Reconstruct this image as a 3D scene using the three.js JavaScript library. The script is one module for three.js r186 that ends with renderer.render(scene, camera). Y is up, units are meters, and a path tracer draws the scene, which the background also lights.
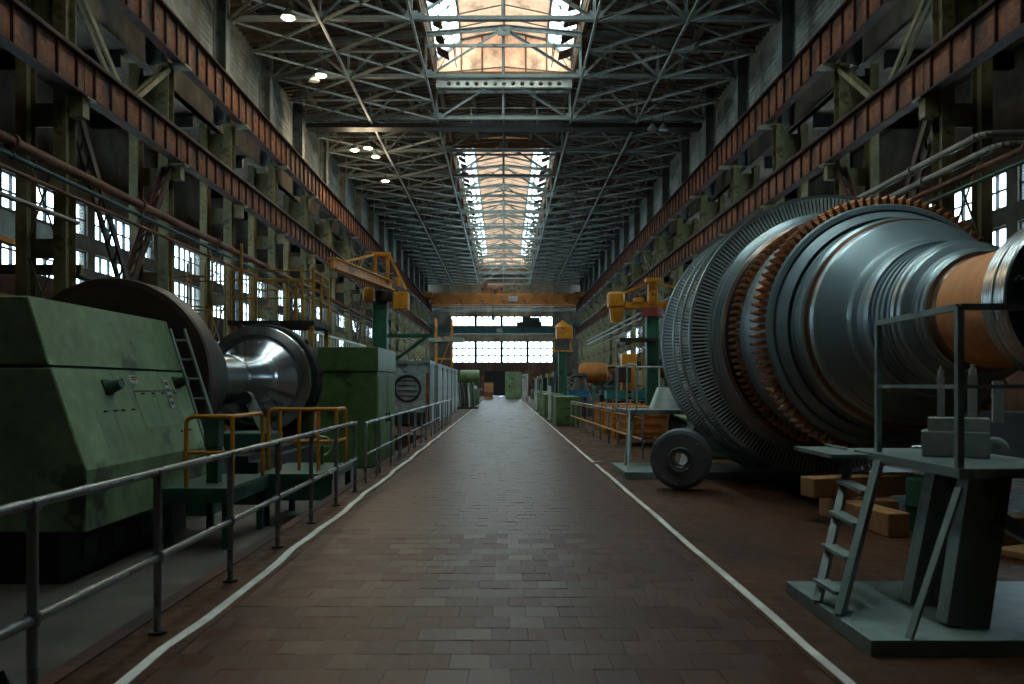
import * as THREE from 'three';
import { mergeGeometries } from 'three/addons/utils/BufferGeometryUtils.js';
import { RectAreaLightUniformsLib } from 'three/addons/lights/RectAreaLightUniformsLib.js';
import { RoundedBoxGeometry } from 'three/addons/geometries/RoundedBoxGeometry.js';

// ---------------------------------------------------------------- camera, sky, exposure
const scene = new THREE.Scene();
const camera = new THREE.PerspectiveCamera(2 * Math.atan(342 / 800) * 180 / Math.PI, 1024 / 684, 0.1, 400);
camera.position.set(0, 1.63, 0);
camera.lookAt(0, 1.63, -10);
camera.setViewOffset(1024, 684, 8, -43, 1024, 684);      // lens shift of a level camera
camera.focus = 22; camera.userData.fStop = 2.4;
const SKY = new THREE.Color().setRGB(5.4, 7.6, 8.7);
scene.background = SKY;
const renderer = new THREE.WebGLRenderer({ antialias: true });
renderer.toneMapping = THREE.LinearToneMapping;
renderer.toneMappingExposure = 1.35;
renderer.shadowMap.enabled = true;
// daylight over the two roof skylights: as bright as the sky it stands for, just above the glass
RectAreaLightUniformsLib.init();
for (const [d0, d1] of [[2, 44], [56, 116]]) {
  const l = new THREE.RectAreaLight(new THREE.Color().setRGB(5.4 / 8.7, 7.6 / 8.7, 1), 8.7, 7.2, d1 - d0);
  l.position.set(0, 21.4, -(d0 + d1) / 2); l.lookAt(0, 0, -(d0 + d1) / 2 - 0.001); l.name = 'skylight_daylight'; scene.add(l);
}

// ---------------------------------------------------------------- helpers
let seed = 7;
const rnd = () => { seed = (seed * 1664525 + 1013904223) >>> 0; return seed / 4294967296; };
const rr = (a, b) => a + (b - a) * rnd();
const V = (x, y, z) => new THREE.Vector3(x, y, z);
const taken = new Map();
function numbered(n) { const k = taken.get(n) || 0; taken.set(n, k + 1); return k ? `${n}_${String(k).padStart(3, '0')}` : n; }
const ORD = ['first', 'second', 'third', 'fourth', 'fifth', 'sixth', 'seventh', 'eighth', 'ninth', 'tenth', 'eleventh', 'twelfth', 'thirteenth', 'fourteenth', 'fifteenth', 'sixteenth', 'seventeenth', 'eighteenth', 'nineteenth', 'twentieth'];

// uv in metres from the face's main direction
function metreUV(g) {
  if (g.index) { const n = g.toNonIndexed(); g.dispose(); g = n; }
  const p = g.attributes.position, n = g.attributes.normal, uv = new Float32Array(p.count * 2);
  for (let i = 0; i < p.count; i++) {
    const ax = Math.abs(n.getX(i)), ay = Math.abs(n.getY(i)), az = Math.abs(n.getZ(i));
    if (ax >= ay && ax >= az) { uv[2 * i] = p.getZ(i); uv[2 * i + 1] = p.getY(i); }
    else if (ay >= az) { uv[2 * i] = p.getX(i); uv[2 * i + 1] = p.getZ(i); }
    else { uv[2 * i] = p.getX(i); uv[2 * i + 1] = p.getY(i); }
  }
  g.setAttribute('uv', new THREE.BufferAttribute(uv, 2));
  return g;
}
const E = new THREE.Euler(), Q = new THREE.Quaternion(), M4 = new THREE.Matrix4(), ONE = V(1, 1, 1);
function place(g, x, y, z, rx = 0, ry = 0, rz = 0) {
  M4.compose(V(x, y, z), Q.setFromEuler(E.set(rx, ry, rz)), ONE); g.applyMatrix4(M4); return g;
}
// box: width, height, depth and the centre
const bx = (w, h, d, x = 0, y = 0, z = 0, rx = 0, ry = 0, rz = 0) => place(new THREE.BoxGeometry(w, h, d), x, y, z, rx, ry, rz);
// box between two corners
const bb = (x0, x1, y0, y1, z0, z1) => bx(Math.abs(x1 - x0), Math.abs(y1 - y0), Math.abs(z1 - z0), (x0 + x1) / 2, (y0 + y1) / 2, (z0 + z1) / 2);
const rb = (w, h, d, r, x = 0, y = 0, z = 0, rx = 0, ry = 0, rz = 0) => place(new RoundedBoxGeometry(w, h, d, 2, r), x, y, z, rx, ry, rz);
const cyl = (r0, r1, h, x = 0, y = 0, z = 0, rx = 0, ry = 0, rz = 0, seg = 16) => place(new THREE.CylinderGeometry(r0, r1, h, seg), x, y, z, rx, ry, rz);
function alongZ(g, p, q) {
  const d = q.clone().sub(p), up = Math.abs(d.clone().normalize().y) > 0.95 ? V(1, 0, 0) : V(0, 1, 0);
  M4.lookAt(q, p, up); M4.setPosition(p.clone().add(q).multiplyScalar(0.5)); g.applyMatrix4(M4); return g;
}
// straight bar of a rectangular section, and of a round one
const bar = (p, q, w, h = w) => alongZ(new THREE.BoxGeometry(w, h, p.distanceTo(q)), p, q);
const rod = (p, q, r, seg = 10) => alongZ(new THREE.CylinderGeometry(r, r, p.distanceTo(q), seg).rotateX(Math.PI / 2), p, q);
// L-angle bar
const angle = (p, q, s, t = 0.014) => alongZ(mergeGeometries([new THREE.BoxGeometry(s, t, p.distanceTo(q)), new THREE.BoxGeometry(t, s, p.distanceTo(q)).translate(-s / 2, -s / 2, 0)]), p, q);
// bent pipe through points with rounded corners
function pipe(pts, r, bend = 0.12, seg = 10) {
  const path = new THREE.CurvePath();
  let a = pts[0].clone();
  for (let i = 1; i < pts.length; i++) {
    if (i === pts.length - 1) { path.add(new THREE.LineCurve3(a, pts[i].clone())); break; }
    const back = pts[i - 1].clone().sub(pts[i]), fwd = pts[i + 1].clone().sub(pts[i]);
    const b = Math.min(bend, back.length() * 0.49, fwd.length() * 0.49);
    const p0 = pts[i].clone().add(back.setLength(b)), p1 = pts[i].clone().add(fwd.setLength(b));
    path.add(new THREE.LineCurve3(a, p0)); path.add(new THREE.QuadraticBezierCurve3(p0, pts[i].clone(), p1)); a = p1;
  }
  // sample each piece so that corners stay round
  const list = [];
  for (const c of path.curves) { const n = c.isLineCurve3 ? 1 : 5; for (let k = 0; k < n; k++) list.push(c.getPoint(k / n)); }
  list.push(path.curves[path.curves.length - 1].getPoint(1));
  const gs = [];
  for (let i = 0; i + 1 < list.length; i++) if (list[i].distanceTo(list[i + 1]) > 1e-4) gs.push(rod(list[i], list[i + 1], r, seg));
  return mergeGeometries(gs.map(g => g.toNonIndexed()));
}
const lathe = (pts, seg = 64) => new THREE.LatheGeometry(pts.map(([r, y]) => new THREE.Vector2(r, y)), seg);
// sharp-edged lathe about the z axis: list of [radius, z]; every step keeps its own edge
function turned(pts, seg = 96) {
  const gs = [];
  for (let i = 0; i + 1 < pts.length; i++) gs.push(lathe([pts[i], pts[i + 1]], seg));
  const g = mergeGeometries(gs); g.rotateX(Math.PI / 2); return g;      // y -> z
}
function mesh(name, geos, mat, parent, keepUV = false) {
  geos = Array.isArray(geos) ? geos : [geos];
  geos = geos.map(g => keepUV ? (g.index ? g.toNonIndexed() : g) : metreUV(g));
  for (const g of geos) for (const k of Object.keys(g.attributes)) if (!['position', 'normal', 'uv'].includes(k)) g.deleteAttribute(k);
  const m = new THREE.Mesh(geos.length > 1 ? mergeGeometries(geos) : geos[0], mat);
  m.name = parent ? name : numbered(name); m.castShadow = m.receiveShadow = true;
  (parent || scene).add(m); return m;
}
// same geometry again
function again(name, src, parent, x = 0, y = 0, z = 0) {
  const m = new THREE.Mesh(src.geometry, src.material); m.name = name; m.castShadow = m.receiveShadow = true;
  m.position.set(x, y, z); parent.add(m); return m;
}
function tag(o, label, category, group) { o.userData.label = label; o.userData.category = category; if (group) o.userData.group = group; return o; }
function thing(name, label, category, pos = [0, 0, 0], group, turn = 0) {
  const o = new THREE.Group(); o.name = numbered(name); o.position.set(...pos); o.rotation.y = turn; scene.add(o);
  return tag(o, label, category, group);
}
function struct(name, label, category) {
  const o = new THREE.Group(); o.name = name; scene.add(o); tag(o, label, category); o.userData.kind = 'structure'; return o;
}
function dup(src, pos, label, group) {
  const r = src.clone(); r.name = numbered(src.name.replace(/_\d{3}$/, '')); r.position.set(...pos); r.userData = { ...src.userData, label };
  if (group) r.userData.group = group;
  scene.add(r); return r;
}

// ---------------------------------------------------------------- textures and materials
function noiseField(n, cells, oct, s0) {
  let s = s0; const R = () => { s = (s * 1664525 + 1013904223) >>> 0; return s / 4294967296; };
  const out = new Float32Array(n * n); let amp = 1, tot = 0;
  for (let o = 0; o < oct; o++, cells *= 2, amp *= 0.55) {
    const lat = new Float32Array(cells * cells).map(R); tot += amp;
    for (let y = 0; y < n; y++) for (let x = 0; x < n; x++) {
      const fx = x / n * cells, fy = y / n * cells, ix = Math.floor(fx), iy = Math.floor(fy);
      let tx = fx - ix, ty = fy - iy; tx = tx * tx * (3 - 2 * tx); ty = ty * ty * (3 - 2 * ty);
      const x1 = (ix + 1) % cells, y1 = (iy + 1) % cells;
      out[y * n + x] += amp * ((lat[iy * cells + ix] * (1 - tx) + lat[iy * cells + x1] * tx) * (1 - ty) + (lat[y1 * cells + ix] * (1 - tx) + lat[y1 * cells + x1] * tx) * ty);
    }
  }
  return out.map(v => v / tot);
}
function tex(n, fn, srgb, rx = 1, ry = rx) {
  const d = new Uint8Array(n * n * 4);
  for (let i = 0; i < n * n; i++) { const c = fn(i, i % n, (i / n) | 0); d[4 * i] = c[0]; d[4 * i + 1] = c[1]; d[4 * i + 2] = c[2]; d[4 * i + 3] = 255; }
  const t = new THREE.DataTexture(d, n, n); t.wrapS = t.wrapT = THREE.RepeatWrapping; t.magFilter = THREE.LinearFilter; t.minFilter = THREE.LinearMipmapLinearFilter;
  if (srgb) t.colorSpace = THREE.SRGBColorSpace; t.repeat.set(rx, ry); t.needsUpdate = true; return t;
}
const N1 = noiseField(512, 4, 7, 11), N2 = noiseField(512, 24, 4, 23), N3 = noiseField(512, 6, 6, 91);
const cl = v => Math.max(0, Math.min(255, v));
const sm = (a, b, v) => { v = Math.max(0, Math.min(1, (v - a) / (b - a))); return v * v * (3 - 2 * v); };
// paint: chips and grime patches
const grime = tex(512, i => { const v = 205 + 55 * (N1[i] - 0.5) * 2 + 30 * (N2[i] - 0.5) * 2 - 70 * sm(0.62, 0.74, N3[i]); return [cl(v), cl(v * 0.985), cl(v * 0.96)]; }, true, 0.35);
const grimeBig = tex(512, i => { const v = 200 + 90 * (N1[i] - 0.5) * 2 + 40 * (N2[i] - 0.5) * 2; return [cl(v), cl(v * 0.97), cl(v * 0.93)]; }, true, 0.11);
const rustMap = tex(512, i => { const k = sm(0.4, 0.62, N1[i]), n = 0.75 + 0.5 * N2[i], d = 1 - 0.55 * sm(0.55, 0.7, N3[i]); return [cl((88 + 36 * k) * n * d), cl((50 + 24 * k) * n * d), cl((32 + 14 * k) * n * d)]; }, true, 0.4);
const roughMap = tex(512, i => { const v = 150 + 120 * (N1[i] - 0.5) * 2 + 40 * (N2[i] - 0.5); return [cl(v), cl(v), cl(v)]; }, false, 0.4);
const brushed = tex(512, (i, x, y) => { const v = 165 + 70 * (N2[(y * 512) + ((x >> 4) % 512)] - 0.5) * 2 + 30 * (N1[i] - 0.5) * 2; return [cl(v), cl(v), cl(v)]; }, false, 1);
const floorMap = tex(512, i => { const v = 0.72 + 0.55 * N1[i], d = 1 - 0.14 * sm(0.5, 0.8, N3[i]), g = 0.85 + 0.3 * N2[i]; return [cl(150 * v * d * g), cl(118 * v * d * g), cl(96 * v * d * g)]; }, true, 0.22);
const floorRough = tex(512, i => { const v = 165 + 45 * (N3[i] - 0.5) * 2 + 60 * (N2[i] - 0.5) * 2; return [cl(v), cl(v), cl(v)]; }, false, 0.5);
const blockMap = tex(512, i => { const g = 0.9 + 0.14 * (N2[i] - 0.5) * 2 + 0.1 * (N1[i] - 0.5); return [cl(136 * g), cl(108 * g), cl(88 * g)]; }, true, 0.9);
const blockRough = tex(512, i => { const v = 145 + 22 * (N2[i] - 0.5) * 2 + 16 * (N1[i] - 0.5) * 2; return [cl(v), cl(v), cl(v)]; }, false, 0.9);
const woodMap = tex(512, (i, x, y) => { const g = N1[(y * 512) + ((x * 8) % 512)], v = 0.7 + 0.6 * g; return [cl(165 * v), cl(118 * v), cl(72 * v)]; }, true, 0.8);
const paperMap = tex(512, (i, x, y) => { const v = 0.86 + 0.22 * N1[i] + 0.12 * (N2[(y * 512) + ((x >> 2) % 512)] - 0.5); return [cl(225 * v), cl(150 * v), cl(92 * v)]; }, true, 1);
const dirtGlass = tex(512, i => { const k = 0.74 + 0.4 * N1[i] - 0.16 * sm(0.5, 0.75, N3[i]) + 0.2 * (N2[i] - 0.5); return [cl(250 * k), cl(188 * k), cl(150 * k)]; }, true, 0.3);

const std = (color, o = {}) => new THREE.MeshStandardMaterial({ color, roughness: 0.65, metalness: 0, map: grime, ...o });
const semi = (color, spec, o) => new THREE.MeshPhysicalMaterial({ color, metalness: 0, specularIntensity: spec, ...o });
const M = {
  column: std('#8d8660', { roughness: 0.6 }), upperColumn: std('#7b8a90', { roughness: 0.55 }),
  rust: std('#ffffff', { map: rustMap, roughness: 0.75 }), rustDark: std('#9c7a68', { map: rustMap, roughness: 0.8 }),
  truss: std('#93a1a4', { roughness: 0.5 }), slab: std('#8d8276', { map: grimeBig, roughness: 0.9 }), siding: std('#b4c2c4', { map: grimeBig, roughness: 0.7 }),
  wall: std('#6c675e', { map: grimeBig, roughness: 0.9 }), wallTan: std('#a89680', { map: grimeBig, roughness: 0.9 }), brickWall: std('#7a5a4c', { map: grimeBig, roughness: 0.95 }),
  concrete: std('#5f5a55', { map: grimeBig, roughness: 0.85 }), floor: semi('#775d44', 0.4, { map: floorMap, roughness: 1, roughnessMap: floorRough }),
  line: std('#f4f8f4', { roughness: 0.6 }),
  green: std('#86a47e', { roughness: 0.45 }), greenDark: std('#2f5f52', { roughness: 0.5 }), greenCab: std('#5f8149', { roughness: 0.4 }), greenPost: std('#2c6b52', { roughness: 0.45 }),
  yellow: std('#f0a01c', { roughness: 0.42 }), yellowDull: std('#b98d33', { roughness: 0.5 }), orangeBox: std('#c0782c', { roughness: 0.6 }),
  greyPaint: std('#8fa7a8', { roughness: 0.42 }), greyCab: std('#b4c4c6', { roughness: 0.45 }), white: std('#d8dedc', { roughness: 0.5 }),
  discSteel: new THREE.MeshStandardMaterial({ color: '#6a7076', metalness: 0.55, roughness: 0.7, roughnessMap: roughMap }), paleGrey: std('#dce8e8', { roughness: 0.5 }),
  rail: new THREE.MeshStandardMaterial({ color: '#848c90', metalness: 0.45, roughness: 0.55, roughnessMap: roughMap }),
  steel: new THREE.MeshStandardMaterial({ color: '#c3c9cc', metalness: 1, roughness: 0.42, roughnessMap: brushed }),
  turnedSteel: new THREE.MeshPhysicalMaterial({ color: '#c3cacd', metalness: 1, roughness: 0.24 }),
  rotor: new THREE.MeshStandardMaterial({ color: '#8aa1aa', metalness: 0.35, roughness: 0.72, roughnessMap: roughMap }),
  rotorBright: new THREE.MeshStandardMaterial({ color: '#a9bcc2', metalness: 0.7, roughness: 0.5, roughnessMap: brushed }),
  rotorWarm: new THREE.MeshStandardMaterial({ color: '#8d6f5e', metalness: 0.6, roughness: 0.45, roughnessMap: brushed }),
  blade: new THREE.MeshStandardMaterial({ color: '#d2dee0', metalness: 0.25, roughness: 0.5 }),
  bronze: new THREE.MeshStandardMaterial({ color: '#b0713f', metalness: 0.55, roughness: 0.6, roughnessMap: roughMap }),
  darkSteel: std('#3c4046', { roughness: 0.5, metalness: 0.5 }), black: std('#191a1c', { roughness: 0.6 }), brownSteel: std('#4a3a33', { roughness: 0.5, metalness: 0.4 }),
  paper: new THREE.MeshStandardMaterial({ map: paperMap, roughness: 0.7 }), wood: std('#ffffff', { map: woodMap, roughness: 0.8 }),
  red: std('#a53a2c'), blue: std('#2f7fb0', { roughness: 0.5 }), cyan: std('#35a0a6', { roughness: 0.5 }), teal: std('#2d5f66'),
  pipeGrey: std('#a9aba6', { roughness: 0.5, metalness: 0.3 }), monitorCurb: std('#8a6647', { map: grimeBig, roughness: 0.9 }),
  window: new THREE.MeshPhysicalMaterial({ color: '#f2f5f4', transmission: 1, thickness: 0, roughness: 0.12 }),
  sideGlass: new THREE.MeshPhysicalMaterial({ color: '#f5efe2', transmission: 1, thickness: 0, roughness: 0.35 }),
  roofGlass: new THREE.MeshPhysicalMaterial({ map: dirtGlass, color: '#ffffff', transmission: 0.095, thickness: 0, roughness: 1 }),
  lampGlow: new THREE.MeshStandardMaterial({ color: '#fff3d8', emissive: '#fff0cf', emissiveIntensity: 4, roughness: 0.5 }), lampOff: std('#c8ccc8', { roughness: 0.4 }),
};

// ================================================================ THE HALL
const BAY = 6, D0 = 20, NB = 17, FAR = 118, ENDZ = 10;
const dk = k => D0 + BAY * k;
const TOPC = x => 17.7 + (11 - Math.abs(x)) * 0.0909;        // height of the top chord

// ---- floor
{
  const f = struct('floor', 'brown shop floor with a lower machine pit on the headstock side', 'floor');
  mesh('slab', [bb(1.82, 16.85, -1.0, 0, ENDZ, -FAR - 0.6), bb(-2.5, -1.985, -1.0, 0, ENDZ, -FAR - 0.6), bb(-1.985, 1.82, -1.0, -0.018, ENDZ, -FAR - 0.6), bb(-16.85, -10.3, -1.0, 0, ENDZ, -FAR - 0.6), bb(-10.3, -2.5, -1.0, 0, -26, -FAR - 0.6)], M.floor, f);
  mesh('pit_floor', [bb(-10.3, -2.5, -0.9, -0.5, ENDZ, -26)], M.concrete, f);
  mesh('pit_edge', [bb(-2.56, -2.44, -0.5, 0.012, ENDZ, -26)], M.rustDark, f);
  // floor blocks of the gangway: the nearest 300 one by one, the rest joined
  const TW = 3.8 / 16, TD = 0.26, X0 = -1.982;
  const shapes = [0, 1].map(i => metreUV(new RoundedBoxGeometry(TW - 0.002, 0.03, TD - (i ? 0.003 : 0.002), 1, 0.002)));
  const half = metreUV(new RoundedBoxGeometry(TW / 2 - 0.004, 0.03, TD - 0.004, 1, 0.003));
  const TONES = ['#875c3c', '#81583a', '#8d613f', '#7a5437', '#906441'];
  const tones = TONES.map((c, i) => semi(c, 0.7, { map: blockMap, roughness: 0.7 + 0.06 * i, roughnessMap: blockRough }));
  let n = 0;
  const far = [];
  for (let r = -52; r * TD < FAR - 4.4; r++) for (let c = 0; c < 16 + (r & 1 ? 1 : 0); c++) {
    const odd = r & 1, edge = odd && (c === 0 || c === 16);
    const z = -(4.2 + r * TD), x = edge ? (c ? X0 + 3.8 - TW / 4 : X0 + TW / 4) : X0 + (odd ? c : c + 0.5) * TW;
    const ax = rr(-0.011, 0.011), az = rr(-0.011, 0.011), dy = -0.0155 - rr(0, 0.0015), tone = Math.floor(rr(0, 5));
    if (r >= 0 && n < 299 || edge) { if (edge && (r < 0 || n >= 299)) { far.push([x, dy, z, ax, az, tone, 0.5]); continue; } const m = new THREE.Mesh(edge ? half : shapes[n % 2], tones[tone]); m.name = 'floor_block'; m.position.set(x, dy, z); m.rotation.set(ax, 0, az); m.receiveShadow = true; f.add(m); n++; }
    else far.push([x, dy, z, ax, az, tone, 1]);
  }
  const im = new THREE.InstancedMesh(shapes[0], semi('#ffffff', 0.7, { map: blockMap, roughness: 0.76, roughnessMap: blockRough }), far.length);
  const cols = TONES.map(c => new THREE.Color(c));
  far.forEach((a, i) => { M4.compose(V(a[0], a[1], a[2]), Q.setFromEuler(E.set(a[3], 0, a[4])), V(a[6], 1, 1)); im.setMatrixAt(i, M4); im.setColorAt(i, cols[a[5]]); });
  im.name = 'floor_block_field'; im.userData.kind = 'stuff'; im.receiveShadow = true; f.add(im);
}
// ---- painted gangway lines, hand-painted and a little wavy
function paintedLine(label, x, z0, z1, w, tick, wave = 1) {
  const pts = []; const n = Math.ceil(Math.abs(z1 - z0) / 0.6);
  for (let i = 0; i <= n; i++) { const z = z0 + (z1 - z0) * i / n, wob = wave * (0.018 * Math.sin(z * 1.7) + 0.012 * Math.sin(z * 4.3 + 1)), ww = w * (0.9 + 0.2 * rnd()); pts.push([x + wob, z, ww]); }
  const s = new THREE.Shape(); pts.forEach(([px, z, ww], i) => i ? s.lineTo(px - ww / 2, z) : s.moveTo(px - ww / 2, z));
  pts.slice().reverse().forEach(([px, z, ww]) => s.lineTo(px + ww / 2, z));
  const g = new THREE.ExtrudeGeometry(s, { depth: 0.004, bevelEnabled: false }); g.rotateX(Math.PI / 2); g.translate(0, 0.004, 0);
  const gs = [g]; if (tick) gs.push(bb(tick[0], tick[1], 0, 0.004, tick[2] - 0.03, tick[2] + 0.03));
  const m = mesh('floor_line', gs, M.line); tag(m, label, 'floor marking');
}
paintedLine('long white line painted beside the grey handrail and pit edge', -2.08, 4, -100, 0.07, [-2.4, -2.08, -22]);
paintedLine('white line painted on the floor beside the turbine stand base', 1.89, 4, -16.4, 0.065, null, 0.3);
paintedLine('white painted line starting by the small tick, running to the far wall', 1.875, -16.9, -100, 0.07, [1.88, 2.12, -17.1], 0.35);

// ---- outer walls with two bands of windows, clerestory siding, end walls
const ROWS = [[5.5, 6.9], [7.5, 8.75]];
function sideWall(s, side) {
  const w = struct(`wall_${side}`, `dark outer wall of the side bay ${s < 0 ? 'behind the headstock' : 'behind the turbine rotor'} with bands of windows`, 'wall');
  const X = a => s * a, P = (y0, y1, d0, d1, m, n) => mesh(n, [bb(X(16.5), X(16.85), y0, y1, -d0, -d1)], m, w);
  P(0, ROWS[0][0], -ENDZ, FAR, M.brickWall, 'lower_wall'); P(ROWS[0][1], ROWS[1][0], -ENDZ, FAR, M.wall, 'band'); P(ROWS[1][1], 12.6, -ENDZ, FAR, M.wall, 'band');
  for (const [y0, y1] of ROWS) { P(y0, y1, -ENDZ, dk(0) - 0.3, M.wall, 'pier'); for (let k = 0; k < NB; k++) P(y0, y1, dk(k) - 0.3, dk(k) + 0.3, M.wall, 'pier'); P(y0, y1, dk(16) + 0.3, FAR, M.wall, 'pier'); }
  for (let k = 0; k < 16; k++) ROWS.forEach(([y0, y1], row) => {
    const win = new THREE.Group(); win.name = `window_${(s < 0 ? 0 : 32) + k * 2 + row + 1}`; win.userData = { kind: 'structure', category: 'window', label: `${row ? 'upper' : 'lower'} band window, ${ORD[k]} from the camera in the wall behind the ${s < 0 ? 'headstock' : 'turbine rotor'}` }; scene.add(win);
    win.position.set(X(16.65), y0, -(dk(k) + 3));
    const L = 5.4, H = y1 - y0, nP = k < 8 ? 8 : 4, gs = [];
    for (let i = 0; i <= nP; i++) gs.push(bx(0.1, H, i % 2 ? 0.07 : 0.12, 0, H / 2, -L / 2 + L * i / nP));
    for (const y of [0.03, H / 2, H - 0.03]) gs.push(bx(0.08, 0.06, L, 0, y, 0));
    mesh('window_frame', gs, M.darkSteel, win);
    let first; for (let i = 0; i < nP; i++) for (let j = 0; j < 2; j++) {
      const y = H * (j + 0.5) / 2, z = -L / 2 + L * (i + 0.5) / nP;
      if (!first) { first = mesh('pane', [place(new THREE.PlaneGeometry(L / nP, H / 2), 0, 0, 0, 0, Math.PI / 2, 0)], M.window, win); first.position.set(0, y, z); }
      else again('pane', first, win, 0, y, z);
    }
  });
  // upper clerestory siding of the main hall
  const c = struct(`wall_clerestory_${side}`, `pale corrugated siding under the roof edge above the ${s < 0 ? 'headstock' : 'turbine'} side runway`, 'siding');
  const prof = []; for (let i = 0; i <= 36; i++) prof.push([s * (i % 2 ? 0.035 : 0), 13.62 + i * 0.13]);
  const sh = new THREE.Shape(); prof.forEach(([x, y], i) => i ? sh.lineTo(x, y) : sh.moveTo(x, y)); sh.lineTo(s * 0.3, prof[36][1]); sh.lineTo(s * 0.3, 13.62);
  const pg = new THREE.ExtrudeGeometry(sh, { depth: 5.98, bevelEnabled: false });
  mesh('wall_apron', [bb(X(12.15), X(12.45), 12.5, 13.6, ENDZ, -FAR)], M.wall, c);
  const f0 = mesh('siding_panel', pg, M.siding, c); f0.position.set(X(12.15), 0, -dk(0));
  for (let k = -4; k < 17; k++) if (k) again('siding_panel', f0, c, X(12.15), 0, -dk(k));
}
sideWall(-1, 'left'); sideWall(1, 'right');
{
  const b = struct('wall_back', 'plain dark end wall behind the camera', 'wall');
  mesh('end_wall', [bb(-16.85, 16.85, -0.9, 20, ENDZ, ENDZ + 0.4)], M.wall, b);
  const w = struct('wall_far', 'far end wall of the hall with two bands of bright windows', 'wall');
  const z0 = -FAR, z1 = -FAR - 0.4;
  mesh('wall_panel', [bb(-16.85, -8, 0, 20, z0, z1), bb(7.3, 16.85, 0, 20, z0, z1)], M.wall, w);
  mesh('wall_panel', [bb(-8, 7.3, 8.1, 10.3, z0, z1), bb(-8, 7.3, 11.8, 20, z0, z1)], M.wallTan, w);
  mesh('wall_panel', [bb(-8, -2.8, 0, 4.9, z0, z1), bb(0.2, 7.3, 0, 4.9, z0, z1), bb(-2.8, 0.2, 3.6, 4.9, z0, z1)], M.brickWall, w);
  mesh('ribbed_apron', Array.from({ length: 30 }, (_, i) => bx(0.14, 1.1, 0.12, -7.8 + i * 0.51, 4.2, z0 + 0.06)), M.brownSteel, w);
  mesh('service_duct', [rod(V(-10.5, 12.6, z0 + 1.2), V(10.5, 12.6, z0 + 1.2), 0.22), rod(V(-10.5, 13.2, z0 + 1.2), V(10.5, 13.2, z0 + 1.2), 0.16)], M.siding, w);
  const dr = new THREE.Group(); dr.name = 'door_1'; dr.userData = { kind: 'structure', category: 'door', label: 'dark roller door at the foot of the far wall' }; scene.add(dr);
  mesh('door_back', bb(-2.8, 0.2, 0, 3.6, z0 - 0.39, z0 - 0.42), M.black, dr); mesh('door_leaf', Array.from({ length: 12 }, (_, i) => bb(-2.8, 0.2, i * 0.3, i * 0.3 + 0.28, z0 - 0.3, z0 - 0.38)), M.black, dr);
  mesh('door_frame', [bb(-2.95, -2.8, 0, 3.7, z0 + 0.05, z0 - 0.2), bb(0.2, 0.35, 0, 3.7, z0 + 0.05, z0 - 0.2), bb(-2.95, 0.35, 3.6, 3.75, z0 + 0.05, z0 - 0.2)], M.darkSteel, dr);
  [[10.3, 11.8, 1, 'narrow upper'], [4.9, 8.1, 3, 'tall lower']].forEach(([y0, y1, rows, word], wi) => {
    const win = new THREE.Group(); win.name = `window_${65 + wi}`; win.userData = { kind: 'structure', category: 'window', label: `${word} window band in the far end wall` }; scene.add(win);
    win.position.set(-0.35, y0, z0 - 0.2);
    const L = 15.3, H = y1 - y0, nP = 16, gs = [];
    for (let i = 0; i <= nP; i++) gs.push(bx(i % 4 ? 0.17 : 0.42, H, 0.12, -L / 2 + L * i / nP, H / 2, 0));
    for (let j = 0; j <= rows; j++) gs.push(bx(L, j % rows ? 0.2 : 0.24, 0.1, 0, H * j / rows, 0));
    mesh('window_frame', gs, M.darkSteel, win);
    let first; for (let i = 0; i < nP; i++) for (let j = 0; j < rows; j++) {
      const x = -L / 2 + L * (i + 0.5) / nP, y = H * (j + 0.5) / rows;
      if (!first) { first = mesh('pane', [new THREE.PlaneGeometry(L / nP, H / rows)], M.window, win); first.position.set(x, y, 0); } else again('pane', first, win, x, y, 0);
    }
  });
}

// ---- roof: ribbed slabs, side-bay roofs, two glazed monitors over the middle
const MON = [[-3, 4], [6, 16]];                                 // bays k .. k
const inMon = k => MON.some(([a, b]) => k >= a && k < b);
{
  const c = struct('ceiling', 'dark ribbed roof slabs carried on steel trusses', 'ceiling');
  const SW = 1.86, tilt = Math.atan(0.0909);
  const gs = [bx(SW, 0.08, BAY + 0.01, 0, 0.12, 0)];
  for (const e of [-1, 1]) gs.push(bx(0.12, 0.26, BAY - 0.02, e * (SW / 2 - 0.07), 0, 0));
  for (let i = 0; i < 12; i++) gs.push(bx(SW - 0.2, 0.12, 0.09, 0, 0.05, -2.75 + i * 0.5));
  const W = 1.835;
  const base = mesh('roof_slab', gs, M.slab, c);
  let used = false;
  for (let k = -3; k < 17; k++) for (const s of [-1, 1]) for (let j = 0; j < 7; j++) {
    if (inMon(k) && j < 2) continue;
    const x = s * (j + 0.5) * W; let m;
    if (!used) { m = base; used = true; } else m = again('roof_slab', base, c);
    m.position.set(x, TOPC(x) + 0.3, -(dk(k) + 3)); m.rotation.z = -s * tilt;
  }
  for (const s of [-1, 1]) mesh('roof_deck', [bx(13, 0.2, 2 + ENDZ, s * 6.45, TOPC(6.45) + 0.4, -(2 - ENDZ) / 2, 0, 0, -s * tilt)], M.slab, c);
  for (const s of [-1, 1]) mesh('side_bay_roof', [bb(s * 12.2, s * 16.85, 12.5, 12.8, ENDZ, -FAR)], M.slab, c);
  mesh('end_strip', [bb(-12.4, 12.4, 17.9, 19.2, -dk(16) - 0.5, -FAR)], M.slab, c);
  const beams = []; for (let k = 0; k < 17; k++) for (const s of [-1, 1]) { beams.push(bb(s * 12.4, s * 16.5, 11.9, 12.45, -dk(k) - 0.12, -dk(k) + 0.12)); }
  beams.forEach(g => mesh('side_bay_beam', g, M.darkSteel, c));
}
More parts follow.
